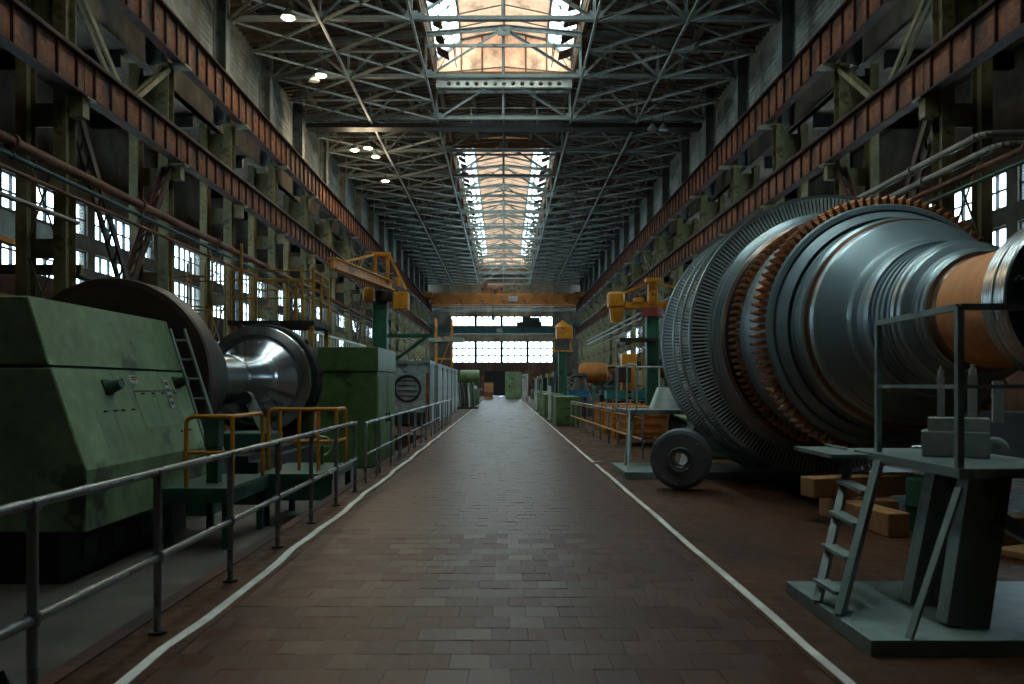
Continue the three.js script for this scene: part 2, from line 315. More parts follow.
MON.forEach(([k0, k1], mi) => {
  const t = thing('roof_monitor', mi ? 'long cream glazed roof skylight running to the far wall' : 'nearer cream glazed roof skylight at the top of the photo', 'skylight', [0, 18.3, -dk(k0)]);
  const L = (k1 - k0) * BAY, yC = 1.25, yS = 2.35, yR = 2.85, xS = 2.35, xC = 3.68;
  mesh('curb', [bb(-xC - 0.15, -xC, -0.1, yC, 0, -L), bb(xC, xC + 0.15, -0.1, yC, 0, -L)], M.monitorCurb, t);
  for (const z of [0, -L]) {                                   // gable ends: boarded below, glazed above
    mesh('gable_board', [bb(-xC, xC, -0.1, 0.55, z - 0.06, z + 0.06)], M.monitorCurb, t);
    const s = new THREE.Shape([[-xC, 0.55], [xC, 0.55], [xC, yC], [xS, yS], [0, yR], [-xS, yS], [-xC, yC]].map(p => new THREE.Vector2(...p)));
    mesh('gable_pane', place(new THREE.ShapeGeometry(s), 0, 0, z), M.roofGlass, t);
    mesh('gable_frame', [-2.35, -1.2, 0, 1.2, 2.35].map(x => bx(0.09, 2.1, 0.1, x, 1.5, z)), M.monitorCurb, t);
  }
  const bars = [], nz = (k1 - k0) * 4, dz = L / nz;
  const prof = [[xC, yC], [xS, yS], [0, yR]];
  for (let i = 0; i <= nz; i++) for (const s of [-1, 1]) for (let j = 0; j < 2; j++) bars.push(bar(V(s * prof[j][0], prof[j][1], -i * dz), V(s * prof[j + 1][0], prof[j + 1][1], -i * dz), i % 4 ? 0.06 : 0.16, i % 4 ? 0.08 : 0.2));
  for (const [x, y] of [[xC, yC], [xS, yS], [0, yR], [-xS, yS], [-xC, yC]]) bars.push(bx(0.12, 0.12, L, x, y, -L / 2));
  mesh('glazing_bar', bars, M.upperColumn, t);
  for (const s of [-1, 1]) for (let j = 0; j < 2; j++) {
    const [xa, ya] = prof[j], [xb, yb] = prof[j + 1], len = Math.hypot(xb - xa, yb - ya);
    let first; for (let i = 0; i < nz; i++) {
      const z = -(i + 0.5) * dz, x = s * (xa + xb) / 2, y = (ya + yb) / 2;
      if (!first) { const g = new THREE.PlaneGeometry(len, dz); g.rotateX(Math.PI / 2); g.rotateZ(s * Math.atan2(yb - ya, xb - xa)); first = mesh(j ? 'roof_pane' : 'side_pane', g, j ? M.roofGlass : M.sideGlass, t); first.position.set(x, y, z); }
      else again(j ? 'roof_pane' : 'side_pane', first, t, x, y, z);
    }
  }
  // shutters, cranks and rusty vent flaps hanging along the curbs, one by one
  for (let i = 0; i < (k1 - k0) * 3; i++) for (const s of [-1, 1]) {
    const z = -(i + 0.5) * 2 + rr(-0.3, 0.3);
    mesh('vent_flap', [bx(rr(0.5, 0.8), 0.05, 1.1, s * (xC - 0.4), yC - 0.05 - rr(0, 0.2), z, 0, 0, s * rr(0.2, 0.5)), rod(V(s * (xC - 0.1), 0.1, z), V(s * (xC - 0.75), yC, z), 0.025, 6)], i % 3 ? M.rustDark : M.monitorCurb, t);
  }
  // service gantry inside the monitor
  mesh('service_rail', [-2.6, 2.6].flatMap(x => [rod(V(x, 1.2, -0.3), V(x, 1.2, -L + 0.3), 0.03, 6), rod(V(x, 0.7, -0.3), V(x, 0.7, -L + 0.3), 0.03, 6)]), M.rustDark, t);
});
// castellated beam under the gap between the skylights
{
  const s = new THREE.Shape([[-3.7, -0.22], [3.7, -0.22], [3.7, 0.22], [-3.7, 0.22]].map(p => new THREE.Vector2(...p)));
  for (let i = 0; i < 13; i++) { const h = new THREE.Path(); h.absarc(-3.0 + i * 0.5, 0, 0.12, 0, Math.PI * 2, true); s.holes.push(h); }
  const t = thing('perforated_beam', 'white beam with a row of round holes below the nearer skylight', 'beam', [0, 18.05, -43.6]);
  mesh('web', new THREE.ExtrudeGeometry(s, { depth: 0.03, bevelEnabled: false, curveSegments: 10 }), M.white, t);
  mesh('flange', [bx(7.4, 0.03, 0.25, 0, 0.23, 0.015), bx(7.4, 0.03, 0.25, 0, -0.23, 0.015)], M.white, t);
  const c = thing('catwalk', 'dark catwalk with pale handrail crossing under the roof between the skylights', 'catwalk', [0, 16.05, -44.8]);
  mesh('deck', [bx(22, 0.25, 0.8)], M.black, c);
  mesh('handrail', [rod(V(-11, 0.95, 0.38), V(11, 0.95, 0.38), 0.035), rod(V(-11, 0.55, 0.38), V(11, 0.55, 0.38), 0.025)], M.pipeGrey, c);
  for (let i = 0; i <= 12; i++) mesh('post', rod(V(-11 + i * 22 / 12, 0.1, 0.38), V(-11 + i * 22 / 12, 0.95, 0.38), 0.025, 6), M.pipeGrey, c);
}
// ---- trusses
const trussLabel = k => `pale steel roof truss, ${ORD[k - 1]} from the camera above the gangway`;
{
  const t = thing('roof_truss', trussLabel(1), 'truss', [0, 16.3, -dk(1)], 'roof trusses');
  const T = x => TOPC(x) - 16.3;
  mesh('bottom_chord', [bx(22.8, 0.17, 0.03, 0, 0, 0.05), bx(22.8, 0.17, 0.03, 0, 0, -0.05), bx(22.8, 0.02, 0.24, 0, -0.085, 0)], M.truss, t);
  for (const s of [-1, 1]) mesh('top_chord', [bar(V(0, T(0), 0), V(s * 11.4, T(11.4), 0), 0.24, 0.03), bar(V(0, T(0) - 0.1, 0), V(s * 11.4, T(11.4) - 0.1, 0), 0.06, 0.2)], M.truss, t);
  for (const x of [-11, -7.34, -3.67, 0, 3.67, 7.34, 11]) mesh('vertical_strut', angle(V(x, 0, 0), V(x, T(x), 0), 0.11), M.truss, t);
  for (const s of [-1, 1]) {
    for (const [a, b] of [[11, 9.17], [7.34, 9.17], [7.34, 5.5], [3.67, 5.5], [3.67, 0]]) mesh('diagonal', angle(V(s * a, 0, 0), V(s * b, T(b) - 0.08, 0), 0.11), M.truss, t);
    for (const x of [3.67, 7.34]) mesh('gusset_plate', [bx(0.5, 0.34, 0.02, s * x, 0.1, 0.075)], M.truss, t);
  }
  mesh('gusset_plate', [bx(0.6, 0.5, 0.02, 0, T(0) - 0.25, 0.075)], M.truss, t);
  mesh('cross_strut', [bx(7.34, 0.14, 0.1, 0, 1.45, 0)], M.truss, t);
  for (let k = 2; k <= 16; k++) dup(t, [0, 16.3, -dk(k)], trussLabel(k));
  // longitudinal ties and bottom-plane bracing
  [[-7.34, 'outer tie bar on the headstock side'], [-3.67, 'inner tie bar on the headstock side'], [3.67, 'inner tie bar on the turbine side'], [7.34, 'outer tie bar on the turbine side']].forEach(([x, l]) => {
    const m = mesh('roof_tie', [bx(0.1, 0.1, dk(16) - dk(0), x, 16.16, -(dk(16) + dk(0)) / 2)], M.truss); tag(m, `long straight ${l} linking the roof trusses`, 'tie bar');
  });
  const br = thing('roof_bracing', 'x', 'bracing', [0, 16.23, -dk(1)], 'roof bracing');
  for (const s of [-1, 1]) for (const [a, b] of [[3.67, 7.34], [7.34, 11]]) {
    for (const [p, q] of [[a, b], [b, a]]) { mesh('brace_bar', angle(V(s * p, 0, 0), V(s * q, 0, -3), 0.09), M.truss, br); mesh('brace_bar', angle(V(s * q, 0, -3), V(s * p, 0, -6), 0.09), M.truss, br); }
    mesh('brace_strut', [bx(b - a, 0.08, 0.08, s * (a + b) / 2, 0, -3)], M.truss, br);
  }
  br.userData.label = 'crossed roof bracing in the first bay from the camera';
  for (let k = 2; k < 16; k++) dup(br, [0, 16.23, -dk(k)], `crossed roof bracing between the ${ORD[k - 1]} and ${ORD[k]} roof trusses`);
}

// ---- columns and crane runway girders on both sides
for (const s of [-1, 1]) {
  const side = s < 0 ? 'headstock' : 'turbine';
  const c = thing('crane_column', `olive steel column, first from the camera on the ${side} side`, 'column', [s * 11, 0, -dk(0)], `columns on the ${side} side`);
  const X = a => s * (a - 11);
  mesh('inner_leg', [bx(0.32, 12, 0.03, X(10.98), 6, 0.22), bx(0.32, 12, 0.03, X(10.98), 6, -0.22), bx(0.04, 12, 0.42, X(11), 6, 0)], M.column, c);
  mesh('outer_leg', [bx(0.28, 12, 0.03, X(11.95), 6, 0.2), bx(0.28, 12, 0.03, X(11.95), 6, -0.2), bx(0.04, 12, 0.38, X(11.95), 6, 0)], M.column, c);
  for (const [y0, y1] of [[0, 0.7], [2.4, 2.9], [4.8, 5.3], [8.1, 8.7], [10.4, 11.7]]) mesh('batten_plate', [bb(X(11.14), X(11.81), y0, y1, -0.1, -0.06)], M.column, c);
  for (const [y0, y1] of [[0.7, 2.4], [2.9, 4.8], [5.3, 7.2]]) mesh('lacing_bar', [bar(V(X(11.14), y0, 0.1), V(X(11.81), y1, 0.1), 0.06, 0.03), bar(V(X(11.81), y0, 0.12), V(X(11.14), y1, 0.12), 0.06, 0.03)], M.column, c);
  mesh('bracket', [bx(0.34, 0.45, 0.3, X(10.62), 8.52, 0), bx(0.5, 0.05, 0.4, X(10.55), 8.77, 0)], M.column, c);
  mesh('cap_plate', [bx(1.0, 0.06, 0.55, X(10.75), 11.97, 0)], M.column, c);
  mesh('upper_column', [bx(0.04, 5.7, 0.5, X(11.05), 14.85, 0), bx(0.04, 5.7, 0.5, X(11.55), 14.85, 0), bx(0.46, 5.7, 0.04, X(11.3), 14.85, 0)], M.upperColumn, c);
  mesh('base_plate', [bx(1.6, 0.08, 0.9, X(11.5), 0.04, 0)], M.column, c);
  for (let k = 1; k < 17; k++) dup(c, [s * 11, 0, -dk(k)], `olive steel column, ${ORD[k]} from the camera on the ${side} side`);

  [[8.8, 9.8, 'lower'], [12.0, 13.3, 'upper']].forEach(([y0, y1, word]) => {
    const h = y1 - y0, g = thing('runway_girder', `rust-brown ${word} crane girder, first span from the camera on the ${side} side`, 'girder', [s * 10.5, y0, -dk(-1)], `${word} runway girders on the ${side} side`);
    mesh('web', [bx(0.03, h - 0.06, 5.97, 0, h / 2, -3)], M.rust, g);
    mesh('top_flange', [bx(0.32, 0.04, 5.97, 0, h - 0.02, -3), bx(0.26, 0.05, 5.97, -s * 0.06, h - 0.07, -3)], M.rustDark, g);
    mesh('bottom_flange', [bx(0.3, 0.05, 5.97, 0, 0.025, -3)], M.rustDark, g);
    mesh('rail', [bx(0.08, 0.12, 5.97, 0, h + 0.06, -3)], M.darkSteel, g);
    let first; for (let i = 0; i < 7; i++) { const z = -0.43 - i * 0.857; if (!first) { first = mesh('stiffener', [bx(0.17, h - 0.1, 0.05, 0, h / 2, 0)], M.rustDark, g); first.position.z = z; } else again('stiffener', first, g, 0, 0, z); }
    for (let k = 0; k < 16; k++) dup(g, [s * 10.5, y0, -dk(k)], `rust-brown ${word} crane girder, ${ORD[k + 1]} span from the camera on the ${side} side`);
  });
  // V-braces of the braced bays
  [[0, 'near the camera'], [6, 'far down the hall']].forEach(([k, where]) => {
    const b = thing('column_brace', `V-shaped rusty lattice brace between columns ${where} on the ${side} side`, 'brace', [s * 11, 4.6, -(dk(k) + 3)]);
    for (const e of [-1, 1]) {
      const p = V(0, 0, e * 0.15), q = V(0, 4.0, e * 2.8), pn = V(-s * 0.25, 0, e * 0.15), qn = V(-s * 0.25, 4.0, e * 2.8);
      mesh('brace_leg', [bar(p, q, 0.06, 0.2), bar(pn, qn, 0.06, 0.2), ...Array.from({ length: 9 }, (_, i) => bar(p.clone().lerp(q, i / 9), pn.clone().lerp(qn, (i + 1) / 9), 0.04, 0.05))], e > 0 ? M.brownSteel : M.rustDark, b);
      mesh('upper_leg', [bar(V(0, 5.3, e * 0.3), V(0, 7.2, e * 2.8), 0.07, 0.16), bar(V(-s * 0.2, 5.3, e * 0.3), V(-s * 0.2, 7.2, e * 2.8), 0.07, 0.16)], M.column, b);
    }
    mesh('tie_beam', [bx(0.3, 0.25, 5.5, -s * 0.1, -0.1, 0)], M.brownSteel, b);
  });
}
// ---- service pipes along the column rows
function longPipe(label, x, y, d0, d1, r, mat, extra) {
  const t = thing('service_pipe', label, 'pipe', [x, y, -d0]);
  mesh('pipe_run', extra ? pipe([...extra.map(p => V(...p)), V(0, 0, d0 - d1)], r, 0.35) : rod(V(0, 0, 0), V(0, 0, d0 - d1), r, 12), mat, t);
  if (r > 0.05) for (let z = 3; z < d1 - d0; z += 6) mesh('flange', cyl(r * 1.5, r * 1.5, 0.08, 0, 0, -z, Math.PI / 2), mat, t);
}
longPipe('thick rusty pipe with flanges along the headstock-side columns', -10.45, 6.8, 14, 108, 0.12, M.rust);
longPipe('thin teal pipe just below the thick rusty pipe', -10.45, 6.5, 14, 100, 0.055, M.teal);
longPipe('thin rust-coloured pipe, lowest of the headstock-side long pipes', -10.45, 6.19, 14, 100, 0.05, M.rust);
longPipe('pale straight pipe above the grey duct at the photo edge', -10.45, 5.6, 13, 19.6, 0.06, M.pipeGrey);
longPipe('upper silver pipe bending outward above the rotor', 10.45, 7.12, 17.5, 100, 0.085, M.pipeGrey, [[3.5, 0.05, 0], [0, 0, 0]]);
longPipe('lower silver pipe bending outward above the rotor', 10.45, 6.7, 16.9, 100, 0.085, M.pipeGrey, [[3.5, 0.05, 0], [0, 0, 0]]);
longPipe('brown pipe between silver and green pipes on the turbine side', 10.45, 6.38, 13, 100, 0.065, M.rust);
longPipe('thin dark green pipe, lowest pipe on the turbine side', 10.45, 6.12, 13, 90, 0.045, M.greenPost);
{
  const t = thing('duct', 'grey rectangular duct with yellow strip beneath it at the left photo edge', 'duct', [-13.75, 5.6, -19.7]);
  mesh('duct_body', [bx(0.7, 0.72, 9.4, 0, 0.36, 0)], M.greyCab, t);
  for (let i = 0; i < 4; i++) mesh('seam_flange', [bx(0.74, 0.76, 0.04, 0, 0.36, 4.2 - i * 2.4)], M.greyPaint, t);
  mesh('yellow_strip', [bx(0.12, 0.14, 9.6, 0.4, -0.08, 0)], M.yellow, t);
  const b = thing('gallery_beam', 'beige horizontal beam below the grey duct', 'beam', [-13.4, 4.55, -20.3]);
  mesh('beam_web', [bx(5.4, 0.2, 0.1)], M.column, b); mesh('beam_flange', [bx(5.4, 0.03, 0.25, 0, 0.11, 0), bx(5.4, 0.03, 0.25, 0, -0.11, 0)], M.column, b);
  // wall cupboards and crates below it
  for (let i = 0; i < 7; i++) { const c = thing('storage_rack', `${['brown', 'grey', 'rust-red', 'brown', 'pale', 'dark', 'rusty'][i]} rack shelf, ${ORD[i]} in the row along the headstock-side columns`, 'rack', [-13.6 - (i % 2) * 0.8, 0, -(20.5 + i * 5.6)]);
    mesh('post', [-1, 1].flatMap(a => [-1, 1].map(b2 => bx(0.08, 3.6, 0.08, a * 0.9, 1.8, b2 * 0.5))), M.darkSteel, c);
    for (let j = 0; j < 4; j++) { mesh('shelf', [bx(1.9, 0.05, 1.1, 0, 0.4 + j * 1.05, 0)], M.brownSteel, c);
      for (let q = 0; q < 3; q++) mesh('load', [rb(rr(0.35, 0.55), rr(0.3, 0.75), 0.7, 0.02, -0.6 + q * 0.6, 0.43 + j * 1.05 + 0.2, rr(-0.1, 0.1))], [M.red, M.wood, M.greyCab, M.rust, M.white][Math.floor(rr(0, 5))], c); } }
}

// ---- lamps under the roof
{
  const proto = (on) => {
    const t = thing('high_bay_lamp', 'x', 'lamp', [0, 0, 0], 'high bay lamps');
    mesh('shade', place(lathe([[0.06, 0.34], [0.1, 0.3], [0.26, 0.06], [0.3, 0], [0.28, 0]], 20), 0, 0, 0), M.upperColumn, t, true);
    mesh('bulb', cyl(0.24, 0.22, 0.06, 0, 0.0, 0), on ? M.lampGlow : M.lampOff, t);
    mesh('hanger', rod(V(0, 0.34, 0), V(0, 0.95, 0), 0.02, 6), M.darkSteel, t);
    if (on) { const l = new THREE.PointLight('#ffe9c0', 14); l.position.set(0, -0.12, 0); l.castShadow = true; l.shadow.radius = 8; t.add(l); }
    return t;
  };
  const L = [[-8.1, 15.4, -30, 'nearest glowing ceiling lamp on the headstock side'], [-8.15, 15.4, -35.6, 'second glowing ceiling lamp from the camera on the headstock side'], [-7.9, 15.4, -46.5, 'lone lamp of the glowing trio below the dark catwalk'], [-8.75, 15.4, -46.9, 'outer lamp of the glowing trio below the dark catwalk'], [-7.75, 15.4, -48.3, 'rear lamp of the glowing trio below the dark catwalk'], [-8.0, 15.4, -54, 'farthest glowing ceiling lamp on the headstock side']];
  L.forEach(([x, y, z, l]) => { const t = proto(true); t.position.set(x, y, z); t.userData.label = l; });
  [[7.9, 15.4, -33, 'nearest unlit ceiling lamp on the turbine side'], [8.6, 15.4, -43.2, 'outer unlit ceiling lamp beside the catwalk on the turbine side'], [8.0, 15.4, -43.2, 'inner unlit ceiling lamp beside the catwalk on the turbine side'], [-8.6, 15.4, -36.2, 'unlit lamp beside the second glowing lamp']].forEach(([x, y, z, l]) => { const t = proto(false); t.position.set(x, y, z); t.userData.label = l; });
}
// ---- travelling bridge cranes at the far end
{
  const t = thing('bridge_crane', 'orange-yellow bridge crane spanning the hall in front of the far wall', 'crane', [0, 13.42, -108]);
  mesh('girder', [bx(19.8, 1.5, 0.5, 0, -0.2, 0)], M.orangeBox, t); mesh('girder', [bx(19.8, 1.5, 0.5, 0, -0.2, -2.4)], M.orangeBox, t);
  for (const s of [-1, 1]) mesh('end_carriage', [bx(1.2, 0.7, 4, s * 10.2, 0.36, -1.2)], M.orangeBox, t);
  mesh('trolley', [rb(3, 0.8, 2.6, 0.05, -1.6, 0.95, -1.2), cyl(0.6, 0.6, 2.2, -1.2, 1.4, -1.2, 0, 0, Math.PI / 2), rb(0.8, 0.9, 0.8, 0.05, -2.5, 1.6, -1.2)], M.rust, t);
  mesh('hook_block', [rod(V(-1.5, -0.9, -1.2), V(-1.5, -2.4, -1.2), 0.05), rb(0.4, 0.7, 0.4, 0.05, -1.5, -2.6, -1.2), bx(0.14, 0.6, 0.14, -1.5, -3.2, -1.2)], M.darkSteel, t);
  mesh('control_box', [rb(1.2, 0.7, 0.3, 0.03, 1.2, -0.2, 0.4)], M.greyCab, t);
  const u = thing('bridge_crane', 'dark teal bridge crane crossing the far wall windows', 'crane', [0, 9.92, -114.5]);
  mesh('girder', [bx(19.8, 0.95, 0.6, 0, -0.5, 0)], M.teal, u);
  for (const s of [-1, 1]) mesh('end_carriage', [bx(1.2, 0.5, 3, s * 10.2, 0.26, 0)], M.teal, u);
  mesh('trolley', [rb(3.6, 0.7, 1.4, 0.05, 3.6, 0.35, 0), rb(1.2, 1.0, 1.2, 0.05, 3.2, 0.9, 0), cyl(0.5, 0.5, 1.4, 4.4, 0.9, 0, 0, 0, Math.PI / 2)], M.black, u);
  mesh('sign_plate', [bx(0.9, 0.55, 0.05, -0.6, -0.5, 0.33)], M.greyCab, u);
}

// ================================================================ LEFT: LATHE
const AX = -5.98, AY = 1.75;
{
  const t = thing('lathe_headstock', 'large green lathe headstock housing with sloping control face', 'lathe', [AX, -0.5, -10.25]);
  const lx = x => x - AX, ly = y => y + 0.5;
  const prism = (pts, z0, z1) => { const s = new THREE.Shape(pts.map(([x, y]) => new THREE.Vector2(lx(x), ly(y)))); const g = new THREE.ExtrudeGeometry(s, { depth: z1 - z0, bevelEnabled: true, bevelSize: 0.015, bevelThickness: 0.015, bevelSegments: 1 }); g.translate(0, 0, z0); return g; };
  mesh('lower_housing', prism([[-9.2, 0.06], [-4.47, 0.08], [-4.45, 0.72], [-4.822, 1.8], [-9.2, 1.8]], -1.74, 1.74), M.green, t);
  mesh('upper_cover', prism([[-9.2, 1.86], [-4.85, 1.86], [-5.07, 2.565], [-9.2, 2.565]], -1.74, 1.74), M.green, t);
  mesh('seam', prism([[-9.0, 1.8], [-4.9, 1.8], [-4.92, 1.88], [-9.0, 1.88]], -1.72, 1.72), M.black, t);
  mesh('plinth', [bb(lx(-9.1), lx(-4.75), 0, 0.6, -1.7, 1.7)], M.darkSteel, t);
  for (let i = 0; i < 3; i++) mesh('plinth_hatch', [rb(0.03, 0.24, 0.3, 0.01, lx(-4.74), 0.28, 1.1 - i * 0.7)], M.greenDark, t);
  // items on the sloping face: u = distance along it from the camera end, y = height
  const slope = Math.atan2(4.83 - 4.5, 1.84 - 0.865);
  const onFace = (name, d, y, w, h, th, mat, parent) => { const x = -4.5 - (y - 0.865) * Math.tan(slope); const m = mesh(name, rb(th, h, w, Math.min(th, 0.012) * 0.4, 0, 0, 0, 0, 0, slope), mat, parent || t); m.position.set(lx(x) + 0.006, ly(y), 10.25 - d); return m; };
  const hatch = (d, y, w, h) => { const m = onFace('hatch', d, y, w, h, 0.02, M.green); onFace('hatch_rim', d, y, w + 0.05, h + 0.05, 0.012, M.black);
    for (const k of [-1, 1]) mesh('hinge', rod(V(0.012, h / 2 - 0.03, k * w * 0.3), V(0.012, h / 2 - 0.03, k * w * 0.3 + 0.07), 0.012, 6), M.brownSteel, m); return m; };
  hatch(9.3, 1.06, 0.4, 0.6); hatch(9.73, 1.06, 0.42, 0.6); hatch(10.45, 1.3, 0.5, 0.5); hatch(11.1, 1.3, 0.66, 0.5); hatch(11.35, 0.88, 0.5, 0.28);
  const knob = (d, y, r) => { const k = onFace('control_knob', d, y, r * 2.2, r * 2.2, 0.05, M.darkSteel); mesh('knob_head', cyl(r * 0.7, r, 0.16, 0.1, 0.02, 0, 0, 0, -Math.PI / 2 + slope), M.greenDark, k); };
  knob(9.55, 1.6, 0.085); knob(11.6, 1.66, 0.08);
  onFace('toggle_switch', 9.95, 1.66, 0.05, 0.09, 0.06, M.black);
  const plate = onFace('warning_plate', 10.3, 1.7, 0.22, 0.11, 0.015, M.white);
  for (let i = 0; i < 3; i++) mesh('red_lettering', bx(0.004, 0.02, 0.16 - i * 0.03, 0.014, 0.03 - i * 0.028, 0, 0, 0, slope), M.red, plate);
  const inst = onFace('instruction_plate', 11.2, 1.5, 0.13, 0.42, 0.05, M.white);
  for (let i = 0; i < 4; i++) mesh('dark_print', bx(0.004, 0.05, 0.09, 0.028 - (i * 0.09 - 0.15) * -0.33, 0.15 - i * 0.09, 0, 0, 0, slope), i ? M.darkSteel : M.red, inst);
  // rivets and grime strip on the cover
  for (let i = 0; i < 9; i++) mesh('cover_bolt', cyl(0.014, 0.014, 0.02, lx(-4.84), ly(1.78), 1.6 - i * 0.4, 0, 0, Math.PI / 2, 8), M.brownSteel, t);
  for (let i = 0; i < 2; i++) mesh('vent_slot', bx(0.012, 0.02, 0.28, lx(-4.93 - i * 0.07), ly(2.13 + i * 0.2), -1.45), M.black, t);
}
{
  const t = thing('lathe_chuck', 'huge dark round faceplate behind the green headstock', 'faceplate', [AX, AY, -12.1]);
  mesh('faceplate', place(turned([[0.2, 0.02], [1.42, 0.02], [1.5, 0], [1.52, -0.06], [1.52, -0.5], [1.46, -0.56], [1.1, -0.56]], 96), 0, 0, -0.05), M.brownSteel, t, true);
  mesh('drum', place(turned([[1.36, -0.6], [1.34, -0.9], [1.12, -1.5], [1.1, -2.05], [1.04, -2.1], [0.5, -2.1]], 96), 0, 0, 0), M.darkSteel, t, true);
  for (let i = 0; i < 4; i++) { const a = i * Math.PI / 2 + 0.5; mesh('jaw', rb(0.5, 0.3, 0.35, 0.02, Math.cos(a) * 0.75, Math.sin(a) * 0.75, -2.2, 0, 0, a), M.steel, t); }
  mesh('bearing_support', [bb(-1.2, 1.2, -2.25, -1.4, -0.9, -1.9)], M.greenDark, t);
}
{
  const t = thing('steel_workpiece', 'shiny turned steel shaft with flared polished flange on the lathe', 'workpiece', [AX, AY, -19.4]);
  mesh('shaft', turned([[0.5, 5.2], [0.5, 3.9], [0.53, 3.88], [0.53, 2.2], [0.545, 2.18], [0.545, 0.62]], 96), M.turnedSteel, t, true);
  mesh('hub', turned([[0.545, 0.62], [0.6, 0.58], [0.64, 0.5]], 96), M.turnedSteel, t, true);
  mesh('flange_cone', turned([[0.64, 0.5], [0.7, 0.46], [1.06, 0.06], [1.08, 0.06]], 128), M.turnedSteel, t, true);
  mesh('flange_rim', turned([[1.08, 0.06], [1.1, 0.13], [1.29, 0.06], [1.31, 0.04], [1.31, -0.2], [1.0, -0.2]], 128), M.turnedSteel, t, true);
  for (let i = 0; i < 6; i++) { const a = i * Math.PI / 3 + 0.4; mesh('flange_bolt', cyl(0.045, 0.045, 0.06, Math.cos(a) * 0.9, Math.sin(a) * 0.9, 0.22, Math.PI / 2), M.rotorBright, t); }
  const c = thing('tailstock_chuck', 'black toothed disc behind the polished flange', 'chuck', [AX, AY, -19.75]);
  mesh('disc', turned([[0.2, 0], [1.36, 0], [1.4, -0.03], [1.4, -0.45], [1.0, -0.45]], 96), M.black, c, true);
  for (let i = 0; i < 10; i++) { const a = i * Math.PI / 5 + 0.1; mesh('clamp', rb(0.2, 0.12, 0.12, 0.01, Math.cos(a) * 1.38, Math.sin(a) * 1.38, -0.2, 0, 0, a), M.darkSteel, c); }
  mesh('support', [bb(-0.9, 0.9, -2.25, -0.8, -1.3, -0.5), bb(-0.6, 0.6, -0.8, 0.5, -1.5, -0.5)], M.greenDark, c);
  const b = thing('lathe_bed', 'dark green lathe bed with slideways under the shaft', 'lathe bed', [AX, -0.5, -16]);
  mesh('bed', [bb(-1.6, 1.6, 0, 0.75, -3.1, 1.75)], M.darkSteel, b); for (const x of [-1.3, -0.5, 0.5, 1.3]) mesh('slideway', [bb(x - 0.12, x + 0.12, 0.75, 0.86, -3.1, 1.75)], M.darkSteel, b);
  const r = thing('steady_rest', 'green steady rest with pale slanted arm beneath the shaft', 'steady rest', [AX + 0.9, 0.36, -15.6]);
  mesh('base', rb(1.1, 0.35, 0.9, 0.03, 0.1, 0.18, 0), M.greenDark, r); mesh('arm', bar(V(0.55, 0.3, 0.2), V(0.2, 1.0, 0.3), 0.12, 0.2), M.greyCab, r); mesh('roller', cyl(0.12, 0.12, 0.2, 0.16, 1.02, 0.3, Math.PI / 2), M.darkSteel, r);
}
// ladder
{
  const t = thing('ladder', 'narrow green-grey ladder leaning on the dark faceplate', 'ladder', [-4.1, 0.32, -11.2]);
  const pA = V(0.12, 0, 0.1), qA = V(-0.75, 2.12, -0.42), off = V(0.21, 0, 0.0);
  mesh('stringer', rod(pA, qA, 0.022, 8), M.greyPaint, t); mesh('stringer', rod(pA.clone().add(off), qA.clone().add(off), 0.022, 8), M.greyPaint, t);
  for (let i = 1; i < 8; i++) { const a = pA.clone().lerp(qA, i / 7.6); mesh('rung', rod(a, a.clone().add(off), 0.016, 6), M.greyPaint, t); }
}
